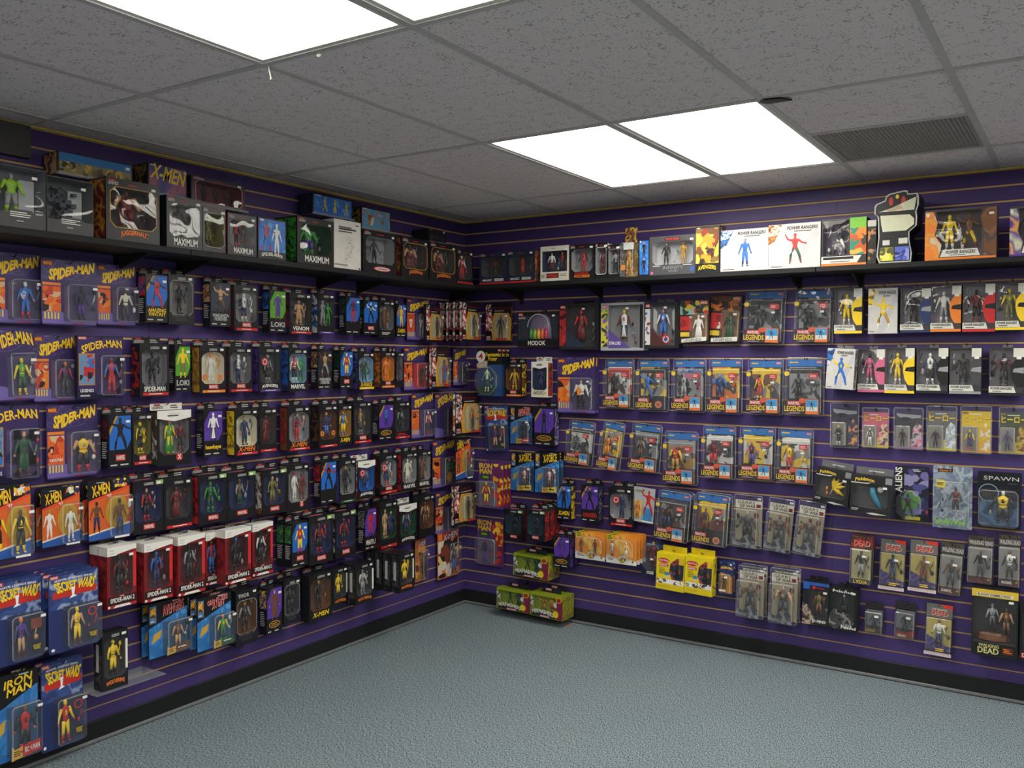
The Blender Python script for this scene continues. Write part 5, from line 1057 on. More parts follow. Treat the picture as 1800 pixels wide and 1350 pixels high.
ITEMS = [
    ('S', 'srob', -3.1698, 2.136, 0.1892, 0.2247, 0.12, 0.165, 0, 0, 'h:s,lime,lime,s,lime', {'tray': 's'}),
    ('S', 'srob', -2.9769, 2.136, 0.1868, 0.2126, 0.12, 0.165, 0, 0, '', {'tray': 'n'}),
    ('S', 'sbig', -2.7061, 2.136, 0.2449, 0.249, 0.12, 0.165, 0, 0, 'g:br,m,tn,m,m', {'logo': 'JUGGERNAUT', 'lc': 'o', 'edge': 'au', 'side': 'm,m,au'}),
    ('S', 'sbig', -2.4585, 2.136, 0.1813, 0.2205, 0.12, 0.165, 0, 0, 'a:m,dg,dg,k,k', {'logo': 'MAXIMUM', 'lc': 'w', 'tray': 's', 'side': 'k,k,k'}),
    ('S', 'sbig', -2.3028, 2.136, 0.1244, 0.2001, 0.12, 0.165, 0, 0, 'a:ol,ol,k,ol,k', {'tray': 'ol', 'edge': 's', 'side': 'dg,k,ol'}),
    ('S', 'sbig', -2.1445, 2.136, 0.1681, 0.1895, 0.12, 0.165, 0, 0, 'f:br,r,k,k,r', {'logo': 'MAXIMUM', 'lc': 'w', 'tray': 's', 'side': 'r,m,k'}),
    ('S', 'sart', -1.9643, 2.136, 0.1745, 0.1927, 0.1, 0.185, 0, 0, 'b:br,r,b,b,r', {'fig2': 'f:w,w,w,w,w', 'art': 'b', 'logo': 'SPIDER-MAN', 'lc': 'w'}),
    ('S', 'sbig', -1.676, 2.136, 0.2536, 0.2334, 0.16, 0.125, 0, 0, 'g:g,g,g,p,g', {'logo': 'MAXIMUM', 'lc': 'w', 'tray': 'G', 'side': 'g,k,g'}),
    ('S', 'swhite', -1.4453, 2.136, 0.2022, 0.2537, 0.08, 0.205, 0, 0, '', {}),
    ('S', 'sbig', -1.1872, 2.136, 0.2771, 0.2272, 0.12, 0.165, 0, 0, 'a:dg,k,dg,k,dg', {'tray': 's', 'oval': 1, 'side': 'k,dg,k'}),
    ('S', 'sbig', -0.8801, 2.136, 0.2466, 0.2251, 0.12, 0.165, 0, 0, 'g:br,m,tn,m,m', {'logo': 'JUGGERNAUT', 'lc': 'o', 'edge': 'au', 'side': 'm,m,au'}),
    ('S', 'sbig', -0.6139, 2.136, 0.267, 0.2256, 0.12, 0.165, 0, 0, 'g:tn,m,tn,m,m', {'logo': 'JUGGERNAUT', 'lc': 'o', 'edge': 'au', 'side': 'm,m,au'}),
    ('S', 'sbig', -0.3893, 2.136, 0.1655, 0.2099, 0.08, 0.205, 0, 0, 'a:w,r,w,r,r', {'tray': 'dg', 'stripe': 'r', 'side': 'k,r,k'}),
    ('U', 'swide', -2.764, 2.397, 0.3335, 0.0889, 0.1, 0.02, 0, 0, '', {'art': 'b'}),
    ('U', 'sart', -2.4201, 2.384, 0.2031, 0.1325, 0.1, 0.02, 0, 0, '', {'art': 'sunset', 'logo': 'X-MEN', 'lc': 'y', 'big': 1}),
    ('U', 'sbig', -2.1573, 2.3677, 0.3095, 0.1289, 0.12, 0.02, 0, 0, '', {'tray': 'm', 'edge': 'pk', 'side': 'k,k,k'}),
    ('U', 'sart', -1.384, 2.4315, 0.3059, 0.1067, 0.1, 0.02, 0, 0, 'b:y,y,b,y,b', {'fig2': 'a:y,y,b,y,b', 'fig3': 'b:y,y,br,y,b', 'art': 'b'}),
    ('U', 'sart', -1.0343, 2.3986, 0.253, 0.1225, 0.1, 0.02, 0, 0, '', {'art': 'lbl'}),
    ('U', 'sbig', -0.4868, 2.3859, 0.1782, 0.0845, 0.12, 0.02, 0, 0, '', {'tray': 'dg', 'side': 'k,k,k'}),
    ('T', 'sbig', 0.4257, 2.136, 0.2083, 0.1977, 0.12, 0.165, 0, 0, 'f:m,m,m,k,k', {'tray': 'dg', 'logo': 'MAGIC', 'lc': 'w', 'logo2': 'SPIDER-MAN', 'stripe': 'r', 'body': 'n'}),
    ('T', 'sbig', 0.6304, 2.136, 0.1983, 0.1984, 0.12, 0.165, 0, 0, 'f:m,r,m,r,br', {'tray': 'dg', 'logo': 'MAGIC', 'lc': 'w', 'logo2': 'SPIDER-MAN', 'stripe': 'r', 'body': 'n', 'side': 'br,o,n'}),
    ('T', 'sinf', 0.8698, 2.136, 0.1952, 0.2082, 0.1, 0.185, 0, 0, 'a:tn,w,w,m,k', {'fig2': 'f:tn,r,k,k,k', 'body': 'cr', 'tray': 'n', 'logo': 'AVENGERS', 'lc': 'r', 'side': 'o,b,y'}),
    ('T', 'sbig', 1.0572, 2.136, 0.1649, 0.2072, 0.12, 0.165, 0, 0, 'a:r,r,k,r,r', {'tray': 's', 'logo': 'WOLVERINE', 'lc': 'o', 'logo2': 'DEADPOOL', 'side': 'k,m,w'}),
    ('T', 'sbig', 1.1839, 2.136, 0.0783, 0.2078, 0.12, 0.165, 0, 0, 'f:m,m,s,m,m', {'tray': 's', 'side': 'w,k,m', 'edge': 'w'}),
    ('T', 'sbig', 1.2648, 2.136, 0.0734, 0.1901, 0.12, 0.165, 0, 0, 'f:m,s,s,k,k', {'tray': 's', 'edge': 's', 'side': 's,k,s'}),
    ('T', 'sclear', 1.3451, 2.136, 0.0829, 0.2049, 0.08, 0.205, 0, 0, 'a:br,au,br,au,o', {}),
    ('T', 'sart', 1.456, 2.136, 0.0589, 0.2042, 0.1, 0.185, 0, 0, 'f:sk,k,k,k,k', {'art': 'b', 'fig2s': 1}),
    ('T', 'sinf', 1.6251, 2.136, 0.2724, 0.2154, 0.1, 0.185, 0, 0, 'a:sk,k,k,k,k', {'fig2': 'a:au,au,au,au,au', 'body': 'dg', 'tray': 'lg', 'logo': 'INFINITY', 'lc': 's', 'logo2': 'SAGA', 'top': 'IRON MAN', 'side': 'k,k,k'}),
    ('T', 'sart', 1.83, 2.136, 0.1374, 0.2522, 0.1, 0.185, 0, 0, '', {'art': 'gold', 'logo': 'AVENGERS', 'lc': 'y'}),
    ('T', 'sprw', 2.0335, 2.136, 0.2574, 0.2193, 0.1, 0.185, 0, 0, 'a:s,b,b,b,n', {'logo': 'POWER RANGERS', 'acc': 'b'}),
    ('T', 'sprw', 2.2961, 2.136, 0.2651, 0.2283, 0.1, 0.185, 0, 0, 'b:r,r,r,G,br', {'logo': 'POWER RANGERS', 'acc': 'o'}),
    ('T', 'smix', 2.5417, 2.136, 0.2153, 0.2346, 0.1, 0.185, 0, 0, 'b:k,dg,k,w,k', {}),
    ('T', 'sthin', 2.6752, 2.136, 0.0401, 0.2137, 0.1, 0.185, 0, 0, '', {}),
    ('T', 'sdie', 2.7856, 2.136, 0.2011, 0.3455, 0.16, 0.125, 0, 0, '', {}),
    ('T', 'sprb', 3.0661, 2.136, 0.3017, 0.2385, 0.1, 0.185, 0, 0, 'a:y,y,y,y,w', {'fig2': 'b:br,br,br,y,br', 'logo': 'POWER RANGERS', 'acc': 'o', 'acc2': 'br'}),
    ('T', 'sprb', 3.3804, 2.136, 0.2213, 0.224, 0.1, 0.185, 0, 0, 'a:p,p,k,p,k', {'fig2': 'a:w,w,p,w,w', 'logo': 'POWER RANGERS', 'acc': 'p', 'acc2': 'k'}),
    ('L1', 'spc', -3.061, 1.7941, 0.2178, 0.2776, 0.04, 0.03, 0, 0, 'a:w,b,b,b,r', {}),
    ('L1', 'spc', -2.8584, 1.7941, 0.2387, 0.2657, 0.04, 0.075, 0, 0, 'a:k,k,n,p,k', {}),
    ('L1', 'spc', -2.6176, 1.8022, 0.1864, 0.263, 0.04, 0.03, 0, 0, 'a:br,cr,cr,dg,k', {}),
    ('L1', 'clo', -2.4561, 1.8209, 0.1137, 0.2138, 0.055, 0.03, 0, 0, 'b:br,r,k,r,r', {'art': 'b', 'logo': 'AMAZING|FANTASY', 'lc': 'y', 'side': 'r,b,k'}),
    ('L1', 'win', -2.3305, 1.8146, 0.1377, 0.2266, 0.06, 0.03, 0, 0, 'f:br,k,k,k,k', {'logo': 'INFINITY|SAGA', 'lc': 'dg', 'edge': 's'}),
    ('L1', 'clo', -2.1073, 1.814, 0.1199, 0.2107, 0.055, 0.03, 0, 0, 'b:br,tn,tn,br,k', {'art': 'n', 'logo': 'WAKANDA|FOREVER', 'lc': 'lg', 'side': 'tn,br,k'}),
    ('L1', 'win', -1.956, 1.7959, 0.15, 0.2234, 0.06, 0.03, 0, 0, 'a:w,w,n,n,w', {'logo': 'MARVEL', 'stripe': 'r', 'side': 'm,n,G'}),
    ('L1', 'clo', -1.7475, 1.7953, 0.1116, 0.2168, 0.055, 0.03, 0, 0, 'c:tn,p,p,p,br', {'art': 'g', 'logo': 'LOKI', 'lc': 'lg', 'side': 'b,k,k'}),
    ('L1', 'win', -1.593, 1.7908, 0.1594, 0.2148, 0.06, 0.03, 0, 0, 'h:tn,tn,tn,tn,tn', {'logo': 'VENOM', 'lc': 'w', 'stripe': 'r', 'tray': 'dg', 'side': 'n,r,k'}),
    ('L1', 'win', -1.4071, 1.7952, 0.1255, 0.2205, 0.06, 0.03, 0, 0, 'a:s,s,n,s,s', {'tray': 'dg', 'stripe': 'p', 'side': 'w,b,k', 'fig2': 'a:g,g,g,g,g'}),
    ('L1', 'clo', -1.1901, 1.8031, 0.1159, 0.2104, 0.055, 0.03, 0, 0, 'a:r,m,n,r,r', {'art': 'b', 'logo': '', 'lc': 'm', 'side': 'G,k,k'}),
    ('L1', 'clo', -1.0417, 1.8041, 0.1227, 0.1952, 0.055, 0.03, 0, 0, 'b:w,k,w,k,k', {'art': 'b', 'logo': 'MARVEL', 'side': 'G,k,k'}),
    ('L1', 'win', -0.9074, 1.7897, 0.1427, 0.2167, 0.06, 0.03, 0, 0, 'c:tn,br,br,br,k', {'logo': '-', 'lc': 'w', 'arch': 1}),
    ('L1', 'clo', -0.7695, 1.7955, 0.0896, 0.1995, 0.055, 0.03, 0, 0, 'a:y,y,o,y,o', {'art': 'b', 'logo': 'X-MEN', 'lc': 'y', 'side': 'k,k,k'}),
    ('L1', 'spc', -0.5412, 1.7818, 0.2245, 0.2612, 0.04, 0.03, 0, 0, 'a:w,w,w,w,w', {'white': 1}),
    ('L1', 'yel', -0.4685, 1.7707, 0.1486, 0.238, 0.05, 0.075, 0, 0, 'f:dg,k,br,k,k', {}),
    ('L1', 'yel', -0.2319, 1.7778, 0.1842, 0.2552, 0.05, 0.192, 0, 3, 'f:dg,dg,k,dg,k', {'side': 'w,r,k'}),
    ('L2', 'spc', -3.0916, 1.4923, 0.1764, 0.2772, 0.04, 0.075, -2, 0, 'a:y,g,y,G,y', {'bold': 1}),
    ('L2', 'spc', -2.894, 1.4806, 0.188, 0.2745, 0.04, 0.03, 0, 0, 'a:o,dg,mg,dg,dg', {}),
    ('L2', 'spb', -2.7342, 1.4892, 0.2091, 0.2636, 0.05, 0.075, 0, 0, 'a:br,r,b,r,r', {}),
    ('L2', 'win', -2.4736, 1.4918, 0.1491, 0.2314, 0.06, 0.03, 0, 0, 'a:k,k,k,k,k', {'logo': 'SPIDER-MAN', 'lc': 'w', 'stripe': 'r', 'side': 'k,r,k', 'bright': 1}),
    ('L2', 'clo', -2.3224, 1.508, 0.0843, 0.213, 0.055, 0.03, 0, 0, 'a:y,y,y,ol,y', {'art': 'g', 'logo': 'LOKI', 'lc': 'lg', 'side': 'dg,k,k'}),
    ('L2', 'win', -2.1573, 1.4956, 0.1498, 0.2228, 0.06, 0.03, 0, 0, 'f:o,w,w,w,w', {'tray': 'cr', 'logo': 'MARVEL', 'stripe': 'o', 'side': 'au,br,au', 'arch': 1, 'rings': 'o'}),
    ('L2', 'win', -1.9925, 1.4958, 0.1461, 0.2196, 0.06, 0.03, 0, 0, 'a:w,w,n,n,n', {'logo': 'MARVEL', 'stripe': 'r', 'side': 'm,n,G'}),
    ('L2', 'win', -1.8062, 1.4907, 0.1444, 0.2273, 0.06, 0.03, 0, 0, 'a:s,dg,s,k,s', {'logo': 'AVENGERS', 'lc': 'w', 'stripe': 'p', 'side': 'p,k,p', 'disc': 'r', 'tray': 'dg'}),
    ('L2', 'win', -1.6133, 1.4888, 0.1376, 0.226, 0.06, 0.03, 0, 0, 'a:r,r,w,k,w', {'tray': 'lb', 'logo': 'MARVEL', 'lc': 'w', 'side': 'n,b,b', 'fig2': 'f:g,g,g,G,g'}),
    ('L2', 'clo', -1.4117, 1.4967, 0.1085, 0.2147, 0.055, 0.03, 0, 0, 'b:br,tn,br,s,br', {'art': 'k', 'logo': 'WAKANDA|FOREVER', 'lc': 'lg', 'side': 'tn,k,k'}),
    ('L2', 'clo', -1.2433, 1.496, 0.1018, 0.2109, 0.055, 0.03, 0, 0, 'a:y,r,y,y,m', {'art': 'b', 'logo': 'MARVEL', 'side': 'G,k,k'}),
    ('L2', 'win', -1.0859, 1.4858, 0.1391, 0.215, 0.06, 0.03, 0, 0, 'a:s,G,dg,G,k', {'tray': 'lb', 'logo': 'X-FORCE', 'lc': 'y', 'stripe': 'y', 'arch': 1, 'side': 'p,k,c'}),
    ('L2', 'win', -0.8965, 1.4903, 0.1298, 0.2154, 0.06, 0.03, 0, 0, 'f:o,o,o,o,o', {'tray': 'am', 'logo': 'MARVEL', 'stripe': 'o', 'arch': 1, 'side': 'br,o,br'}),
    ('L2', 'win', -0.7912, 1.4929, 0.0675, 0.2112, 0.06, 0.03, 0, 0, 'f:k,k,k,k,k', {'logo': ''}),
    ('L2', 'spc', -0.5619, 1.4684, 0.2414, 0.2714, 0.04, 0.03, 0, 0, 'a:dg,k,k,k,k', {'tray': 'r'}),
    ('L2', 'yel', -0.3969, 1.4741, 0.1786, 0.2713, 0.05, 0.075, 0, 0, 'a:br,r,b,b,r', {'side': 'w,k,r'}),
    ('L2', 'spc', -0.1001, 1.4875, 0.1481, 0.2513, 0.04, 0.03, 0, 0, 'a:k,k,k,k,k', {}),
    ('L3', 'spb', -3.0878, 1.1679, 0.2276, 0.3085, 0.05, 0.03, 0, 0, 'c:sk,G,G,G,br', {}),
    ('L3', 'spc', -2.8253, 1.161, 0.2237, 0.3058, 0.04, 0.03, 0, 0, 'h:k,y,tn,k,r', {'name': 'KRAVEN'}),
    ('L3', 'clo', -2.642, 1.1877, 0.1095, 0.2308, 0.055, 0.03, 0, 0, 'b:k,k,k,k,k', {'art': 'b', 'logo': 'MARVEL', 'side': 'm,k,k'}),
    ('L3', 'win', -2.5382, 1.19, 0.0959, 0.2261, 0.06, 0.03, 0, 0, 'f:y,k,y,k,y', {'tray': 'ol', 'logo': 'MARVEL', 'stripe': 'r', 'side': 'k,k,k'}),
    ('L3', 'win', -2.3733, 1.1734, 0.18, 0.2509, 0.06, 0.03, 0, 0, 'd:o,g,y,y,y', {'logo': 'XCIRCLE', 'hdr': 'w', 'fig2': 'f:m,m,m,k,m', 'side': 'G,br,w'}),
    ('L3', 'clo', -2.1544, 1.1954, 0.1119, 0.2208, 0.055, 0.03, 0, 0, 'c:w,w,w,dg,k', {'art': 'p', 'logo': 'hawkeye', 'lc': 'y', 'side': 'dg,k,k'}),
    ('L3', 'win', -1.9568, 1.1828, 0.1481, 0.2283, 0.06, 0.03, 0, 0, 'a:tn,n,n,n,k', {'tray': 'cr', 'logo': 'X-MEN', 'lc': 'o', 'stripe': 'r', 'arch': 1, 'side': 'y,br,y'}),
    ('L3', 'win', -1.8201, 1.1872, 0.1156, 0.2229, 0.06, 0.03, 0, 0, 'd:m,m,m,m,k', {'tray': 'dg', 'stripe': 'r', 'logo': '', 'side': 'n,w,k'}),
    ('L3', 'win', -1.6077, 1.177, 0.1614, 0.2339, 0.06, 0.03, 0, 0, 'a:sk,n,r,r,r', {'tray': 's', 'logo': 'X-MEN', 'lc': 'o', 'stripe': 'r', 'arch': 1, 'side': 'br,m,r'}),
    ('L3', 'win', -1.392, 1.176, 0.1438, 0.2318, 0.06, 0.03, 0, 0, 'a:sk,n,n,b,k', {'tray': 'br', 'stripe': 'r', 'logo': '', 'arch': 1, 'rings': 'o', 'side': 'k,br,k'}),
    ('L3', 'win', -1.2611, 1.1833, 0.1096, 0.2218, 0.06, 0.03, 0, 0, 'a:au,b,y,y,b', {'tray': 'au', 'logo': 'X-MEN', 'lc': 'y', 'side': 'k,k,k'}),
    ('L3', 'win', -1.117, 1.1781, 0.1531, 0.2394, 0.06, 0.03, 0, 0, 'a:au,au,dg,dg,s', {'tray': 'dg', 'logo': 'MARVEL', 'stripe': 'r', 'side': 'k,dg,k'}),
    ('L3', 'clo', -0.9068, 1.1842, 0.134, 0.2103, 0.055, 0.03, 0, 0, 'a:n,b,p,n,p', {'art': 'p', 'logo': 'OVAL', 'lc': 'au', 'side': 'dg,k,k'}),
    ('L3', 'win', -0.7652, 1.1801, 0.1478, 0.2244, 0.06, 0.03, 0, 0, 'a:k,k,s,k,k', {'tray': 'dg', 'logo': '-', 'lc': 'r', 'stripe': 'r', 'side': 'm,k,k'}),
    ('L3', 'spc', -0.4968, 1.1635, 0.225, 0.2846, 0.04, 0.03, 0, 0, 'a:w,r,w,n,r', {}),
    ('L3', 'spc', -0.2498, 1.149, 0.2486, 0.2955, 0.04, 0.03, 0, 0, 'a:m,m,k,m,r', {'bold': 1}),
    ('L3', 'yel', -0.2164, 1.1702, 0.266, 0.2744, 0.05, 0.16, 0, 0, 'f:o,br,o,k,k', {'side': 'w,k,o'}),
    ('L4', 'xmc', -3.1537, 0.8934, 0.1605, 0.2865, 0.04, 0.16, 0, 0, 'a:br,k,y,k,y', {}),
    ('L4', 'xmc', -2.9036, 0.892, 0.1656, 0.2434, 0.04, 0.074, 0, 1, 'f:au,w,w,w,w', {}),
    ('L4', 'xmc', -2.6887, 0.8847, 0.199, 0.2623, 0.04, 0.074, 0, 1, 'a:k,br,br,n,k', {}),
    ('L4', 'win', -2.5094, 0.8859, 0.1526, 0.2345, 0.06, 0.03, 0, 0, 'a:tn,k,r,k,r', {'tray': 'n', 'logo': 'MARVEL', 'tag': 1, 'side': 'k,dg,k'}),
    ('L4', 'win', -2.3535, 0.8834, 0.1529, 0.2254, 0.06, 0.03, 0, 0, 'd:m,m,m,m,k', {'tray': 'dg', 'stripe': 'r', 'logo': '', 'side': 'k,k,k'}),
    ('L4', 'win', -2.1634, 0.8767, 0.1637, 0.2344, 0.06, 0.03, 0, 0, 'a:g,G,g,G,g', {'tray': 'n', 'logo': 'MARVEL', 'tag': 1, 'side': 'r,m,k'}),
    ('L4', 'win', -1.9897, 0.876, 0.1754, 0.2285, 0.06, 0.03, 0, 0, 'a:br,br,s,G,G', {'tray': 'n', 'logo': 'MARVEL', 'tag': 1, 'side': 'k,w,k'}),
    ('L4', 'win', -1.7788, 0.8674, 0.1649, 0.2291, 0.06, 0.03, 0, 0, 'a:sk,ol,ol,ol,br', {'tray': 'n', 'logo': 'MARVEL', 'tag': 1, 'side': 'br,w,k'}),
    ('L4', 'win', -1.6143, 0.8572, 0.1589, 0.2491, 0.06, 0.03, 0, 0, 'f:r,w,w,w,w', {'tray': 's', 'logo': 'XCIRCLE', 'side': 'w,pk,k', 'fig2': 'f:m,m,m,m,m'}),
    ('L4', 'clo', -1.386, 0.8692, 0.1225, 0.2317, 0.055, 0.03, 0, 0, 'b:r,k,r,k,k', {'art': 'b', 'logo': '', 'side': 'r,k,k'}),
    ('L4', 'win', -1.241, 0.8531, 0.1371, 0.2448, 0.06, 0.03, 0, 0, 'a:au,k,k,k,k', {'tray': 's', 'arch': 1, 'logo': '', 'stripe': 'G', 'side': 'p,b,k'}),
    ('L4', 'win', -1.0844, 0.8592, 0.1482, 0.2168, 0.06, 0.03, 0, 0, 'a:dg,dg,s,n,n', {'tray': 'b', 'logo': 'AVENGERS', 'lc': 'w', 'hdr': 'w', 'disc': 'r', 'side': 'r,b,w'}),
    ('L4', 'win', -0.8908, 0.8617, 0.1605, 0.2327, 0.06, 0.03, 0, 0, 'a:sk,n,w,n,r', {'tray': 's', 'arch': 1, 'logo': 'MARVEL', 'stripe': 'r', 'disc': 'r', 'side': 'k,m,k'}),
    ('L4', 'win', -0.6966, 0.8576, 0.1542, 0.232, 0.06, 0.03, 0, 0, 'c:cr,cr,cr,cr,cr', {'tray': 's', 'logo': 'MARVEL', 'lc': 'w', 'side': 'r,k,r'}),
    ('L4', 'win', -0.5507, 0.8576, 0.1339, 0.2312, 0.06, 0.03, 0, 0, 'd:m,br,br,br,k', {'tray': 's', 'logo': 'MARVEL', 'lc': 'w', 'side': 'k,k,k'}),
    ('L4', 'spc', -0.2733, 0.8245, 0.2472, 0.3124, 0.04, 0.03, 0, 0, 'a:o,G,g,G,o', {'rings': 'au'}),
    ('L4', 'xmc', -0.2245, 0.8798, 0.1665, 0.2718, 0.04, 0.15, 0, 0, 'a:k,r,G,G,k', {}),
    ('L5', 'sm2', -2.6849, 0.6047, 0.1371, 0.2594, 0.06, 0.094, 0, 1, 'a:k,k,m,k,k', {}),
    ('L5', 'sm2', -2.5064, 0.594, 0.1451, 0.2573, 0.06, 0.094, 0, 1, 'a:b,n,b,n,n', {}),
    ('L5', 'sm2', -2.3334, 0.5841, 0.1488, 0.2686, 0.06, 0.094, 0, 1, 'a:k,k,s,k,k', {}),
    ('L5', 'sm2', -2.1599, 0.5835, 0.0908, 0.2482, 0.06, 0.03, 0, 0, 'a:br,r,b,b,b', {}),
    ('L5', 'sm2', -2.0672, 0.5829, 0.1579, 0.2591, 0.06, 0.094, 0, 0, 'a:b,k,k,k,k', {}),
    ('L5', 'sm2', -1.8576, 0.5691, 0.1339, 0.2617, 0.06, 0.03, 0, 0, 'a:k,k,w,k,k', {}),
    ('L5', 'clo', -1.6568, 0.5805, 0.1119, 0.2296, 0.055, 0.089, 0, 1, 'a:y,r,y,y,r', {'art': 'b', 'logo': 'MARVEL', 'side': 'g,dg,k'}),
    ('L5', 'win', -1.4485, 0.5498, 0.1841, 0.261, 0.06, 0.03, 0, 0, 'a:br,k,r,k,r', {'tray': 'n', 'logo': 'MARVEL', 'tag': 1, 'side': 'k,k,k'}),
    ('L5', 'win', -1.2578, 0.5505, 0.1646, 0.2606, 0.06, 0.03, 0, 0, 'a:br,k,r,k,r', {'tray': 'n', 'logo': 'MARVEL', 'tag': 1, 'side': 'k,w,k'}),
    ('L5', 'clo', -1.0451, 0.5528, 0.1002, 0.2428, 0.055, 0.03, 0, 0, 'f:m,r,r,r,k', {'art': 'p', 'logo': 'WHAT IF...?', 'lc': 'w', 'side': 's,dg,k'}),
    ('L5', 'win', -0.8933, 0.5377, 0.1629, 0.2771, 0.06, 0.03, 0, 0, 'a:tn,tn,tn,tn,tn', {'tray': 'G', 'fig2': 'c:sk,n,n,n,k', 'stripe': 'r', 'logo': '', 'side': 'm,k,k'}),
    ('L5', 'win', -0.7107, 0.5351, 0.1675, 0.2399, 0.06, 0.03, 0, 0, 'a:r,n,s,n,k', {'tray': 'G', 'logo': 'AVENGERS', 'lc': 'w', 'hdr': 'w', 'side': 'm,k,k'}),
    ('L5', 'win', -0.5257, 0.5477, 0.1558, 0.2598, 0.06, 0.03, 0, 0, 'a:br,br,tn,br,k', {'tray': 'br', 'logo': '', 'side': 'k,k,k'}),
    ('L5', 'spc', -0.245, 0.5226, 0.2406, 0.2759, 0.04, 0.03, 0, 0, 'a:s,G,g,G,k', {}),
    ('L5', 'yel', -0.2145, 0.5866, 0.2169, 0.2618, 0.05, 0.13, 0, 0, 'f:dg,k,dg,k,k', {'side': 'm,br,w'}),
    ('L6', 'swc', -3.1118, 0.4786, 0.1887, 0.3323, 0.045, 0.128, 0, 2, 'f:o,p,p,tn,m', {}),
    ('L6', 'swc', -2.9138, 0.4898, 0.2112, 0.3165, 0.045, 0.177, 0, 3, 'a:y,y,tn,y,br', {'clock': 1}),
    ('L6', 'ret', -2.4089, 0.3091, 0.2096, 0.2529, 0.05, 0.084, 0, 1, 'a:br,br,tn,tn,br', {'logo': 'AVENGERS', 'lc': 'r', 'tag': '', 'tc': 'br'}),
    ('L6', 'ret', -2.1979, 0.2929, 0.1996, 0.2534, 0.05, 0.138, 0, 2, 'a:o,g,y,G,g', {'logo': 'GIANT-SIZE|X-MEN', 'lc': 'r', 'tag': '', 'tc': 'G'}),
    ('L6', 'win', -1.9611, 0.244, 0.139, 0.2745, 0.06, 0.03, 0, 0, 'a:au,k,s,k,k', {'tray': 'br', 'logo': 'INFINITY|SAGA', 'lc': 'dg', 'edge': 's', 'top': 'THOR', 'side': 'k,k,k'}),
    ('L6', 'clo', -1.7776, 0.2493, 0.1039, 0.2391, 0.055, 0.03, 0, 0, 'c:tn,br,br,br,br', {'art': 'p', 'logo': 'OVAL', 'lc': 'au', 'side': 'p,dg,y'}),
    ('L6', 'win', -1.6603, 0.2766, 0.1162, 0.2279, 0.06, 0.03, 0, 0, 'a:dg,k,dg,k,k', {'tray': 'dg', 'logo': 'INFINITY|SAGA', 'lc': 'dg', 'edge': 's', 'side': 'k,k,k'}),
    ('L6', 'win', -1.4522, 0.2451, 0.1752, 0.2513, 0.06, 0.03, 0, 0, 'a:au,k,dg,k,k', {'tray': 'br', 'logo': 'X-MEN', 'lc': 'y', 'side': 'k,k,k'}),
    ('L6', 'win', -1.3016, 0.2881, 0.1163, 0.2092, 0.06, 0.03, 0, 0, 'a:y,y,y,y,k', {'tray': 'dg', 'logo': 'WOLVERINE', 'lc': 'o', 'strip': 1, 'side': 'k,dg,k', 'nohdr': 1}),
    ('L6', 'win', -1.1721, 0.2798, 0.1519, 0.2265, 0.06, 0.094, 0, 1, 'a:s,s,cr,s,s', {'tray': 'dg', 'logo': 'WOLVERINE', 'lc': 'o', 'strip': 1, 'side': 'k,dg,k', 'nohdr': 1}),
    ('L6', 'win', -0.9563, 0.3193, 0.1328, 0.2199, 0.06, 0.222, 0, 3, 'a:y,y,y,y,k', {'tray': 'dg', 'logo': 'WOLVERINE', 'lc': 'o', 'strip': 1, 'side': 'k,dg,k', 'nohdr': 1}),
    ('L6', 'com', -0.5163, 0.253, 0.11, 0.2703, 0.035, 0.03, 0, 0, 'a:br,G,br,k,k', {'art': 'br'}),
    ('L6', 'com', -0.2244, 0.222, 0.2307, 0.3045, 0.035, 0.03, 0, 0, 'a:s,dg,s,b,k', {'art': 'o'}),
    ('L7', 'ret', -3.1087, 0.0827, 0.1966, 0.3466, 0.05, 0.084, 0, 1, 'a:br,r,k,k,r', {'logo': 'IRON|MAN', 'lc': 'y', 'tag': 'IRON MAN', 'tc': 'r'}),
    ('L7', 'swc', -2.9087, 0.067, 0.1789, 0.3624, 0.045, 0.079, 0, 1, 'a:y,r,y,y,r', {'clock': 1}),
    ('L7', 'win', -2.7229, 0.2682, 0.1183, 0.2427, 0.06, 0.1, 0, 0, 'a:y,y,y,y,k', {'tray': 'dg', 'logo': 'WOLVERINE', 'lc': 'o', 'strip': 1, 'top': '', 'nohdr': 1, 'nohook': 1, 'side': 'k,dg,k'}),
    ('R1', 'yel', 0.307, 1.7735, 0.205, 0.2597, 0.05, 0.03, 0, 0, 'f:dg,k,k,k,k', {'side': 'k,k,au'}),
    ('R1', 'modok', 0.6448, 1.7462, 0.3116, 0.2187, 0.07, 0.03, 0, 0, '', {}),
    ('R1', 'dia', 0.9363, 1.725, 0.2738, 0.2834, 0.07, 0.03, 0, 0, 'd:r,m,r,m,k', {'art': 'm', 'tri': 'n'}),
    ('R1', 'dia', 1.2302, 1.7179, 0.2816, 0.2855, 0.07, 0.03, 0, 0, 'c:y,w,m,n,br', {'art': 'ygp', 'tri': 'p', 'logo': 'STAR-LORD'}),
    ('R1', 'dia', 1.4826, 1.7291, 0.2093, 0.2691, 0.07, 0.03, 0, 0, 'a:sk,b,w,b,r', {'art': 'clear', 'tri': 'br', 'wings': 1}),
    ('R1', 'red', 1.6753, 1.7561, 0.1808, 0.2527, 0.03, 0.075, 0, 0, 'd:w,w,w,w,w', {'art': 'gyr'}),
    ('R1', 'red', 1.8356, 1.7556, 0.187, 0.2777, 0.03, 0.03, 3, 0, 'd:dg,G,k,G,k', {'art': 'br'}),
    ('R1', 'clam', 2.0681, 1.7438, 0.2269, 0.3091, 0.055, 0.03, 2, 0, 'h:k,dg,k,dg,k', {}),
    ('R1', 'clam', 2.3366, 1.7428, 0.2055, 0.3059, 0.055, 0.03, 1, 0, 'h:dg,k,dg,k,k', {}),
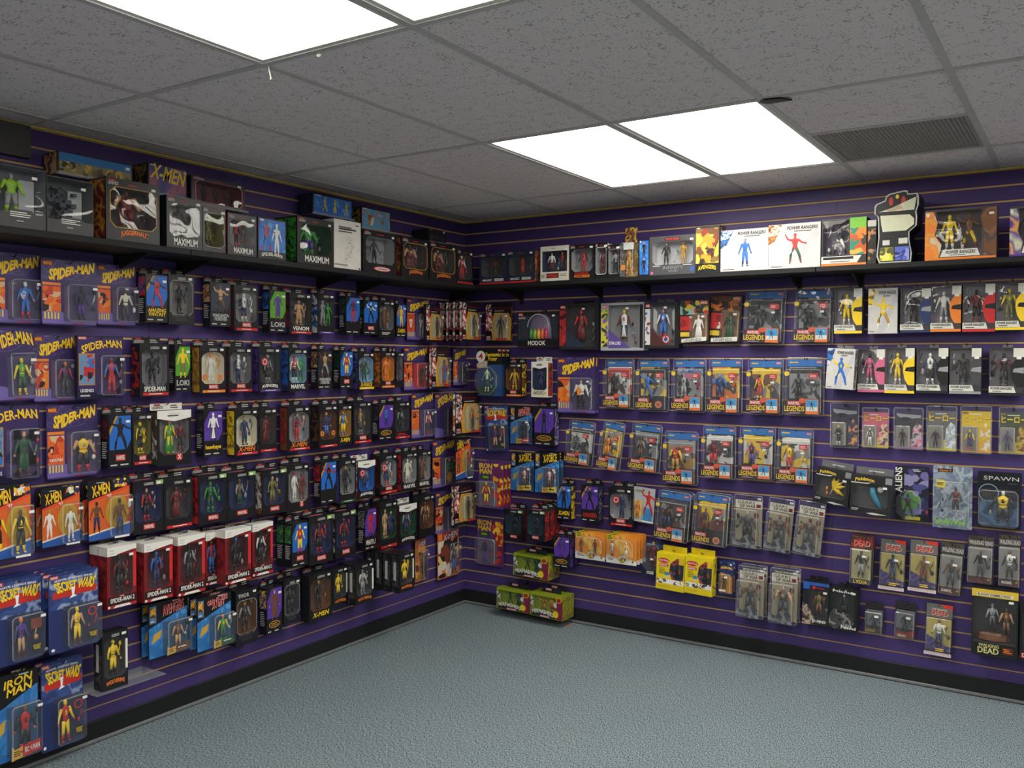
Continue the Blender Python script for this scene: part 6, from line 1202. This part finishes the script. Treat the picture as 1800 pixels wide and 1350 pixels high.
    ('R1', 'prb', 2.5239, 1.8013, 0.1381, 0.235, 0.06, 0.03, 0, 0, 'a:y,y,y,y,w', {'acc': 'y'}),
    ('R1', 'prw', 2.6933, 1.7988, 0.14, 0.2305, 0.06, 0.03, 0, 0, 'b:y,y,y,au,w', {'acc': 'y'}),
    ('R1', 'prb', 2.8474, 1.8011, 0.141, 0.2219, 0.06, 0.03, 0, 0, 'a:k,k,k,k,k', {'acc': 'n'}),
    ('R1', 'prb', 2.9848, 1.8036, 0.1367, 0.2273, 0.06, 0.03, 0, 0, 'a:w,w,w,s,w', {'acc': 'o'}),
    ('R1', 'prb', 3.1296, 1.8013, 0.1401, 0.2323, 0.06, 0.03, 0, 0, 'a:k,m,m,k,m', {'acc': 'r'}),
    ('R1', 'prb', 3.2686, 1.8079, 0.1338, 0.2239, 0.06, 0.03, 0, 0, 'a:y,ol,y,ol,ol', {'acc': 'y'}),
    ('R2', 'ff4', 0.2937, 1.424, 0.1924, 0.3113, 0.045, 0.128, 0, 2, 'f:g,w,g,G,w', {}),
    ('R2', 'win', 0.4514, 1.4225, 0.1306, 0.2157, 0.06, 0.03, 0, 0, 'a:au,au,y,au,y', {'tray': 'br', 'logo': 'MARVEL', 'stripe': 'o', 'side': 'br,k,y'}),
    ('R2', 'win', 0.6506, 1.424, 0.1216, 0.2247, 0.06, 0.03, 0, 0, 'a:n,n,n,n,n', {'tray': 'n', 'body': 'cr', 'logo': 'FANTASTIC 4', 'lc': 'dg', 'hdr': 'w', 'side': 'r,k,br'}),
    ('R2', 'spc', 0.9081, 1.3294, 0.2717, 0.3497, 0.04, 0.074, 0, 1, 'h:sk,w,w,k,k', {'vest': 'o'}),
    ('R2', 'clam', 1.1887, 1.3624, 0.1978, 0.3094, 0.055, 0.03, 0, 0, 'h:dg,k,dg,k,k', {'art': 'w,r,ol'}),
    ('R2', 'clam', 1.4095, 1.3526, 0.2065, 0.3193, 0.055, 0.03, 0, 0, 'b:n,b,b,b,b', {'art': 'y,k,s', 'round': 1}),
    ('R2', 'clam', 1.637, 1.3565, 0.2054, 0.3156, 0.055, 0.03, 0, 0, 'a:s,s,k,s,s', {'art': 'k,s,pk', 'logo': 'X-MEN'}),
    ('R2', 'clam', 1.8522, 1.3527, 0.2006, 0.3233, 0.055, 0.03, 0, 0, 'h:s,n,b,n,n', {'art': 'o,y,br'}),
    ('R2', 'clam', 2.0799, 1.3571, 0.2022, 0.3152, 0.055, 0.03, 0, 0, 'f:k,r,y,r,y', {'art': 'br,y,k'}),
    ('R2', 'clam', 2.2931, 1.3579, 0.2109, 0.3218, 0.055, 0.03, 0, 0, 'a:k,k,dg,k,dg', {'art': 's,k,dg'}),
    ('R2', 'prw', 2.4977, 1.5131, 0.1373, 0.2091, 0.06, 0.094, 3, 1, 'b:b,b,y,b,b', {'acc': 'b'}),
    ('R2', 'prb', 2.6408, 1.4984, 0.1319, 0.2229, 0.06, 0.03, 0, 0, 'f:k,pk,pk,pk,w', {'acc': 'pk'}),
    ('R2', 'prb', 2.7764, 1.4953, 0.1405, 0.2314, 0.06, 0.03, 0, 0, 'f:y,y,y,y,w', {'acc': 'y'}),
    ('R2', 'prb', 2.9277, 1.4987, 0.1438, 0.2271, 0.06, 0.03, 0, 0, 'a:w,w,n,k,w', {'acc': 'k'}),
    ('R2', 'prb', 3.0751, 1.499, 0.1389, 0.226, 0.06, 0.03, 0, 0, 'a:k,k,k,k,k', {'acc': 'dg'}),
    ('R2', 'prb', 3.2513, 1.4945, 0.1459, 0.2295, 0.06, 0.03, 0, 0, 'a:k,k,m,k,k', {'acc': 'k'}),
    ('R3', 'swc', 0.2914, 1.0503, 0.189, 0.3135, 0.045, 0.03, -3, 0, 'f:o,p,k,tn,k', {}),
    ('R3', 'ret', 0.4776, 1.1094, 0.1746, 0.2505, 0.05, 0.03, 0, 0, 'c:k,k,k,k,k', {'logo': 'AVENGERS', 'lc': 'r', 'tag': '', 'tc': 'r'}),
    ('R3', 'clo', 0.6831, 1.1163, 0.1525, 0.2424, 0.055, 0.03, 0, 0, 'a:n,k,p,n,k', {'art': 'p', 'logo': 'OVAL', 'lc': 'au', 'side': 'p,s,k', 'acc': 1}),
    ('R3', 'clam', 0.9239, 1.0069, 0.1897, 0.2788, 0.055, 0.05, 5, 0, 'h:s,dg,s,dg,s', {'art': 'w,dg,m'}),
    ('R3', 'clam', 1.1628, 0.9971, 0.1457, 0.2996, 0.055, 0.12, 8, 0, 'a:n,o,br,o,n', {'art': 'y,y,y', 'logo': 'X-MEN'}),
    ('R3', 'clam', 1.3554, 0.9906, 0.1988, 0.2946, 0.055, 0.03, 4, 0, 'a:br,br,s,br,k', {'art': 'dg,s,k'}),
    ('R3', 'clam', 1.5896, 0.9322, 0.212, 0.3167, 0.055, 0.03, 0, 0, 'h:r,r,y,au,au', {'art': 'br,s,au'}),
    ('R3', 'clam', 1.8188, 0.9811, 0.1984, 0.3087, 0.055, 0.03, 0, 0, 'h:m,m,m,r,m', {'art': 'dg,w,b'}),
    ('R3', 'clam', 2.0392, 0.9943, 0.2043, 0.3007, 0.055, 0.03, 0, 0, 'a:pk,k,pk,p,k', {'art': 'w,y,k'}),
    ('R3', 'clam', 2.2444, 0.9885, 0.1952, 0.303, 0.055, 0.03, 1, 0, 'a:br,y,br,r,r', {'art': 'y,w,s'}),
    ('R3', 'ani', 2.5007, 1.1978, 0.1512, 0.2417, 0.035, 0.03, 0, 0, 'f:y,k,k,k,w', {'art': 'n'}),
    ('R3', 'ani', 2.6553, 1.2041, 0.137, 0.2146, 0.035, 0.03, 0, 0, 'f:w,k,w,w,w', {'art': 'pk'}),
    ('R3', 'ani', 2.8136, 1.2059, 0.1447, 0.2175, 0.035, 0.03, 0, 0, 'f:k,k,k,k,k', {'art': 'n2'}),
    ('R3', 'ani', 2.9675, 1.2056, 0.1437, 0.2315, 0.035, 0.03, 0, 0, 'f:g,k,k,k,k', {'art': 'y2'}),
    ('R3', 'ani', 3.121, 1.2027, 0.143, 0.2389, 0.035, 0.03, 0, 0, 'a:y,n,y,n,r', {'art': 'y'}),
    ('R3', 'ani', 3.2812, 1.2088, 0.1275, 0.2318, 0.035, 0.03, 0, 0, 'f:p,dg,p,n,k', {'art': 'G'}),
    ('R4', 'irc', 0.3012, 0.6882, 0.1974, 0.3029, 0.04, 0.118, 0, 2, 'a:y,r,y,y,r', {}),
    ('R4', 'ret', 0.4881, 0.8034, 0.1828, 0.2585, 0.05, 0.03, 0, 0, 'a:r,w,r,br,k', {'logo': 'X-FORCE', 'lc': 'y', 'tag': '', 'tc': 'y'}),
    ('R4', 'ret', 0.7063, 0.8136, 0.1853, 0.265, 0.05, 0.084, 0, 1, 'a:r,w,r,br,k', {'logo': 'X-FORCE', 'lc': 'y', 'tag': '', 'tc': 'y'}),
    ('R4', 'clo', 0.8295, 0.6612, 0.1025, 0.2166, 0.055, 0.03, 0, 0, 'a:o,k,n,k,k', {'art': 'b', 'logo': 'X-MEN', 'lc': 'y', 'side': 'y,br,k'}),
    ('R4', 'clo', 1.012, 0.6641, 0.121, 0.2271, 0.055, 0.03, 0, 0, 'b:au,k,n,k,k', {'art': 'p', 'logo': 'AVENGERS', 'lc': 'r', 'side': 'n,s,k'}),
    ('R4', 'win', 1.2237, 0.6608, 0.1614, 0.2299, 0.06, 0.03, 0, 0, 'a:s,n,n,n,k', {'tray': 's', 'arch': 1, 'logo': 'MARVEL', 'stripe': 'r', 'disc': 'r', 'side': 'k,k,k'}),
    ('R4', 'grc', 1.3583, 0.695, 0.1381, 0.2094, 0.03, 0.07, 4, 0, 'b:r,r,r,r,r', {}),
    ('R4', 'clam', 1.5557, 0.6079, 0.2044, 0.295, 0.055, 0.089, 4, 1, 'h:br,k,br,n,k', {'art': 'br,dg,k'}),
    ('R4', 'clam', 1.7883, 0.609, 0.2023, 0.2988, 0.055, 0.089, 3, 1, 'a:br,dg,br,br,k', {'art': 'br,y,m', 'logo': 'CABLE', 'round': 1}),
    ('R4', 'gow', 1.9854, 0.6065, 0.1677, 0.3035, 0.055, 0.03, 1, 0, 'h:s,dg,dg,k,k', {}),
    ('R4', 'gow', 2.1531, 0.605, 0.145, 0.3022, 0.055, 0.03, 5, 0, 'h:br,dg,br,dg,br', {}),
    ('R4', 'gow', 2.3227, 0.6129, 0.1453, 0.2981, 0.055, 0.07, 6, 0, 'h:m,dg,br,dg,dg', {}),
    ('R4', 'pok', 2.443, 0.9018, 0.1801, 0.1872, 0.06, 0.03, 7, 0, '', {'mon': 'y'}),
    ('R4', 'pok', 2.6565, 0.8736, 0.2006, 0.2023, 0.06, 0.1, 3, 0, '', {'mon': 'c'}),
    ('R4', 'ali', 2.8348, 0.8445, 0.1569, 0.28, 0.06, 0.03, 0, 0, '', {}),
    ('R4', 'spa', 3.0203, 0.8244, 0.1776, 0.3115, 0.06, 0.03, 0, 0, 'a:dg,m,dg,k,s', {'art': 'steel', 'logo': 'SPAWN', 'lc': 'g'}),
    ('R4', 'spa', 3.2256, 0.8466, 0.1894, 0.2747, 0.06, 0.03, 0, 0, 'h:w,y,k,k,k', {'art': 'k', 'logo': 'S P A W N', 'lc': 'w'}),
    ('R5', 'irc', 0.2354, 0.2856, 0.2152, 0.3124, 0.04, 0.03, 0, 0, 'a:p,k,p,p,p', {}),
    ('R5', 'win', 0.4574, 0.4918, 0.1419, 0.1999, 0.06, 0.03, 0, 0, 'a:k,k,n,k,k', {'tray': 'c2', 'logo': 'MARVEL', 'tag': 1, 'side': 'm,k,k'}),
    ('R5', 'win', 0.7019, 0.5336, 0.135, 0.1925, 0.06, 0.158, 0, 2, 'a:k,k,n,k,k', {'tray': 'c2', 'logo': 'MARVEL', 'tag': 1, 'side': 'm,k,r'}),
    ('R5', 'clo', 0.8482, 0.3729, 0.1156, 0.1939, 0.055, 0.089, 0, 1, 'f:n,p,n,p,k', {'art': 'p', 'logo': 'OVAL', 'lc': 'au', 'side': 'p,n,k'}),
    ('R5', 'dou', 1.0344, 0.4413, 0.2054, 0.1634, 0.04, 0.118, 0, 2, 'a:br,G,br,br,k', {'fig2': 'a:k,m,m,k,k'}),
    ('R5', 'dou', 1.2662, 0.4508, 0.198, 0.1699, 0.04, 0.162, 0, 3, 'a:p,w,s,s,k', {'fig2': 'a:w,y,w,w,w'}),
    ('R5', 'bust', 1.4282, 0.3928, 0.1372, 0.1921, 0.07, 0.03, 0, 0, 'h:au,m,m,m,m', {}),
    ('R5', 'twd', 2.6017, 0.4987, 0.1106, 0.2553, 0.045, 0.079, 1, 1, 'a:dg,dg,k,s,k', {'name': 'LYDIA', 'top': 'r'}),
    ('R5', 'twd', 2.7452, 0.4848, 0.1245, 0.2593, 0.045, 0.03, 1, 0, 'a:k,n,k,n,k', {'name': '', 'top': 'd'}),
    ('R5', 'twd', 2.8911, 0.4955, 0.1319, 0.2599, 0.045, 0.03, 1, 0, 'a:br,br,ol,m,k', {'name': '', 'top': 'd'}),
    ('R5', 'twd', 3.0134, 0.4913, 0.1083, 0.2663, 0.045, 0.03, 3, 0, 'a:br,dg,br,dg,k', {'name': 'DARYL', 'top': 'w'}),
    ('R5', 'twd', 3.1473, 0.5671, 0.117, 0.2372, 0.045, 0.03, 1, 0, 'a:br,k,k,dg,k', {'name': '', 'top': 'w'}),
    ('R5', 'twd', 3.2743, 0.5684, 0.0976, 0.255, 0.045, 0.03, 0, 0, 'a:br,w,k,dg,k', {'name': 'MICHONNE', 'top': 'w'}),
    ('R6', 'mix', 0.6383, 0.2876, 0.2574, 0.1411, 0.07, 0.104, 2, 1, 'b:k,dg,G,k,k', {}),
    ('R6', 'doh', 1.5741, 0.3381, 0.172, 0.2104, 0.06, 0.105, 2, 0, '', {}),
    ('R6', 'doh', 1.745, 0.3375, 0.1638, 0.2143, 0.06, 0.105, 2, 0, '', {}),
    ('R6', 'sma', 1.8789, 0.3346, 0.0814, 0.1945, 0.04, 0.074, 0, 1, 'a:br,k,br,k,k', {}),
    ('R6', 'gow', 2.0255, 0.234, 0.1511, 0.2895, 0.055, 0.089, 1, 1, 'h:br,dg,br,dg,k', {}),
    ('R6', 'gow', 2.2062, 0.2296, 0.1522, 0.3043, 0.055, 0.089, 1, 1, 'h:sk,dg,tn,dg,k', {}),
    ('R6', 'jdf', 2.3739, 0.2497, 0.1368, 0.227, 0.06, 0.03, 1, 0, 'a:br,ol,br,br,k', {}),
    ('R6', 'misf', 2.5153, 0.2423, 0.1425, 0.225, 0.06, 0.03, 1, 0, 'c:w,k,k,k,k', {}),
    ('R6', 'twd', 2.6623, 0.2412, 0.0912, 0.1588, 0.045, 0.03, 0, 0, 'a:br,dg,k,k,k', {'name': 'DEAD', 'top': 'g'}),
    ('R6', 'twd', 2.809, 0.2438, 0.1003, 0.1825, 0.045, 0.03, 2, 0, 'a:br,k,k,k,k', {'name': 'RED', 'top': 'g'}),
    ('R6', 'twd', 2.9665, 0.1858, 0.1241, 0.2565, 0.045, 0.03, 1, 0, 'a:br,w,w,n,k', {'name': '', 'top': 'd'}),
    ('R6', 'twb', 3.2219, 0.2397, 0.1968, 0.322, 0.09, 0.03, 0, 0, 'a:br,br,tn,br,k', {}),
    ('R6', 'jdf', 3.3941, 0.2387, 0.1368, 0.2699, 0.06, 0.03, 0, 0, 'a:dg,dg,dg,dg,k', {'nm': 'DEAD'}),
    ('R7', 'mix', 0.5061, 0.0561, 0.2524, 0.1334, 0.07, 0.1, 1, 0, 'b:G,k,g,G,k', {}),
    ('R7', 'mix', 0.758, 0.052, 0.2331, 0.1458, 0.07, 0.11, 2, 1, 'b:o,r,y,o,k', {}),
]

KIND = {
    'win': ('window_box', 'black window box', 'toy box'), 'clo': ('printed_box', 'black printed box picturing', 'toy box'), 'spc': ('blister_pack', 'purple card, yellow lettering', 'blister pack'),
    'spb': ('blister_pack', 'dark card with framed artwork', 'blister pack'), 'xmc': ('blister_pack', 'orange and black card', 'blister pack'), 'swc': ('blister_pack', 'navy card, banner title', 'blister pack'),
    'ret': ('blister_pack', 'black and blue card', 'blister pack'), 'clam': ('clamshell_pack', 'clear clamshell, blue header', 'toy package'), 'prb': ('window_box', 'window box, white label', 'toy box'),
    'prw': ('printed_box', 'white carton picturing', 'toy box'), 'gow': ('clamshell_pack', 'clear clamshell, cream header', 'toy package'), 'sm2': ('window_box', 'white-topped red box', 'toy box'),
    'yel': ('blister_pack', 'black card, gold frame', 'blister pack'), 'ani': ('sleeved_pack', 'small sleeved card', 'blister pack'), 'twd': ('blister_pack', 'narrow grey blister card', 'blister pack'),
    'pok': ('window_box', 'crooked black box, yellow lettering', 'toy box'), 'ali': ('blister_pack', 'dark card with round green blister', 'blister pack'), 'spa': ('blister_pack', 'wide blister card', 'blister pack'),
    'dou': ('blister_pack', 'orange twin figure card', 'blister pack'), 'doh': ('printed_box', 'bright yellow clay carton', 'toy box'), 'mix': ('window_box', 'lime green box', 'toy box'), 'bust': ('blister_pack', 'rounded clear blister', 'blister pack'),
    'sma': ('blister_pack', 'small blue and orange card', 'blister pack'), 'jdf': ('window_box', 'dark window box', 'toy box'), 'misf': ('window_box', 'black box with grey artwork', 'toy box'), 'twb': ('window_box', 'large black box, yellow header', 'toy box'),
    'ff4': ('blister_pack', 'card with round numeral', 'blister pack'), 'irc': ('blister_pack', 'purple card, flame artwork', 'blister pack'), 'grc': ('blister_pack', 'grey card, yellow panel', 'blister pack'),
    'com': ('blister_pack', 'orange comic-art card', 'blister pack'), 'modok': ('window_box', 'wide black box with rainbow dome toy', 'toy box'), 'dia': ('window_box', 'large window box', 'toy box'), 'red': ('blister_pack', 'brown card, white nameplate', 'blister pack'),
    'sbig': ('window_box', 'large window box', 'toy box'), 'srob': ('window_box', 'grey model box', 'toy box'), 'sart': ('printed_box', 'printed carton', 'toy box'), 'swide': ('printed_box', 'long blue-topped carton', 'toy box'),
    'swhite': ('printed_box', 'white box with black ink sketch', 'toy box'), 'sthin': ('printed_box', 'narrow dark carton', 'toy box'), 'sclear': ('blister_pack', 'gold clear pack, tall flap', 'blister pack'),
    'sdie': ('diecut_package', 'black die-cut package with cream panels', 'toy package'), 'sprw': ('printed_box', 'white carton picturing', 'toy box'), 'sprb': ('window_box', 'wide twin window box', 'toy box'),
    'smix': ('window_box', 'window box, green corner', 'toy box'), 'sinf': ('window_box', 'twin figure window box', 'toy box')}
PLACE = {'S': "along left wall's shelf", 'U': "raised above left wall's shelf", 'T': "along back wall's shelf"}
ORD = ['first', 'second', 'third', 'fourth', 'fifth', 'sixth', 'seventh', 'eighth', 'ninth', 'tenth', 'eleventh', 'twelfth', 'thirteenth', 'fourteenth', 'fifteenth', 'sixteenth', 'seventeenth', 'eighteenth', 'nineteenth', 'twentieth']
for k in range(1, 8):
    PLACE['L%d' % k] = "along left wall's %s row" % ORD[k - 1]; PLACE['R%d' % k] = "along back wall's %s row" % ORD[k - 1]
rows = {}
for it in ITEMS: rows.setdefault(it[0], []).append(it)
order = {}
for r, L in rows.items():
    for k, it in enumerate(sorted(L, key=lambda t: t[2])): order[id(it)] = k
def fig_words(spec):
    if not spec: return ''
    c = spec.split(':')[1].split(','); a = WORD[c[1]]; b = WORD[c[3]]
    return '%s and %s figure' % (a, b) if a != b else '%s figure' % a
def copy_pack(root, dy, label, wall):
    c = root.copy(); COL.objects.link(c)
    c.location = root.location + (Vector((-dy, 0, 0)) if wall == 'L' else Vector((0, dy, 0)))
    c['label'] = label
    for ch in list(root.children):
        d = ch.copy(); COL.objects.link(d); d.parent = c
        for g in ch.children:
            e = g.copy(); COL.objects.link(e); e.parent = d
    return c
NOHOOK = {'S', 'T', 'U'}
CARDS = {'spc', 'xmc', 'swc', 'ret', 'ff4', 'irc', 'com', 'sma', 'red', 'twd', 'ani', 'grc', 'ali', 'spa', 'dou'}
for it in ITEMS:
    row, kind, u, z, w, h, dep, off, tilt, n, fig, o = it
    wall = 'L' if row[0] in 'LSU' else 'R'
    nm, look, cat = KIND[kind]
    P = Pack(nm, wall, u, z, w, h, dep, off, tilt)
    globals()['k_' + kind](P, o, fig)
    fw = fig_words(fig); place = ORD[order[id(it)]] + ' ' + PLACE[row]
    if o.get('body') == 'cr' and kind == 'win': look = 'cream window box'
    if fw: look = look + (' ' if look.endswith('picturing') else (' and ' if ',' in look else ' with ')) + fw
    tag(P.root, look + ', ' + place, cat, 'packages ' + PLACE[row])
    step = dep + .004
    for k in range(n):
        copy_pack(P.root, step * (k + 1), '%s hanging %s behind the %s package %s' % (KIND[kind][1].split(',')[0].replace(' picturing', ''), ['directly', 'second', 'third', 'fourth'][k], ORD[order[id(it)]], PLACE[row]), wall)
    if row[0] not in NOHOOK and not o.get('nohook'):
        t = math.radians(tilt); tab = .026 if kind in ('win', 'clo') else (-.014 if kind in CARDS or kind in ('clam', 'gow', 'spb', 'yel', 'bust') else .010)
        hz = z + (h + tab) * math.cos(t) - .004; hu = u + (h + tab) * math.sin(t)
        hook(wall, hu, hz, off + (.012 if kind in CARDS or kind in ('win', 'clo') else .02), ORD[order[id(it)]] + ' package ' + PLACE[row])
    if row == 'U':
        a = link(bpy.data.objects.new('acrylic_ledge', None))
        a.location = (0, u, z); a.rotation_euler = (0, 0, math.pi / 2)
        tag(a, 'clear acrylic ledge carrying the %s raised box above the shelf' % ORD[order[id(it)]], 'ledge', 'clear ledges above the left shelf')
        box('ledge_plate', (-w / 2 - .01, -off - dep - .01, -.004), (w / 2 + .01, -.001, -.001), M_ACRYLIC, a)
        box('ledge_lip', (-w / 2 - .01, -off - dep - .013, -.004), (w / 2 + .01, -off - dep - .0105, .008), M_ACRYLIC, a)

# ------------------------------------------------------------------ acrylic ledge under the low yellow-figure box
a = link(bpy.data.objects.new('acrylic_ledge', None)); a.location = (0, -2.66, .2672); a.rotation_euler = (0, 0, math.pi / 2)
tag(a, 'clear acrylic ledge low on the wall under the lone yellow-figure box', 'ledge')
bevel_box('ledge_plate', (-.16, -.18, -.004), (.17, -.001, 0), M_ACRYLIC, a, .001)
box('ledge_lip', (-.16, -.003, -.05), (.17, -.001, -.0045), M_ACRYLIC, a)
# small things on floor and ceiling
o = bevel_box('price_tag', (0, 0, 0), (.04, .025, .001), plain('c8643c'), None, .0003)
o.location = (.845, -.10, .0005); o.rotation_euler = (0, 0, .15); tag(o, 'small orange paper tag lying on the carpet by the lime boxes', 'tag')

shard('black_tape_scrap', [(2.575, -1.748), (2.60, -1.715), (2.685, -1.716), (2.655, -1.760), (2.60, -1.772)], M_BLACK, 'torn scrap of black tape at the corner of a ceiling light', 'scrap', .006)
v, f = tube_data([(1.378, -2.968, ZC - .004), (1.380, -2.966, ZC - .02), (1.385, -2.965, ZC - .035), (1.383, -2.963, ZC - .045)], [.0022, .0025, .002, .003], 6)
o = mesh_obj('string_scrap', v, f, plain('e0dcd4')); tag(o, 'short white string dangling from the ceiling grid near the big light', 'string')
v, f = ell((1.6, -2.966, ZC - .009), (.010, .006, .006), 7, 5)
o = mesh_obj('plaster_crumb', v, f, plain('cfc8ba')); tag(o, 'small pale crumb stuck on the ceiling grid runner', 'crumb')
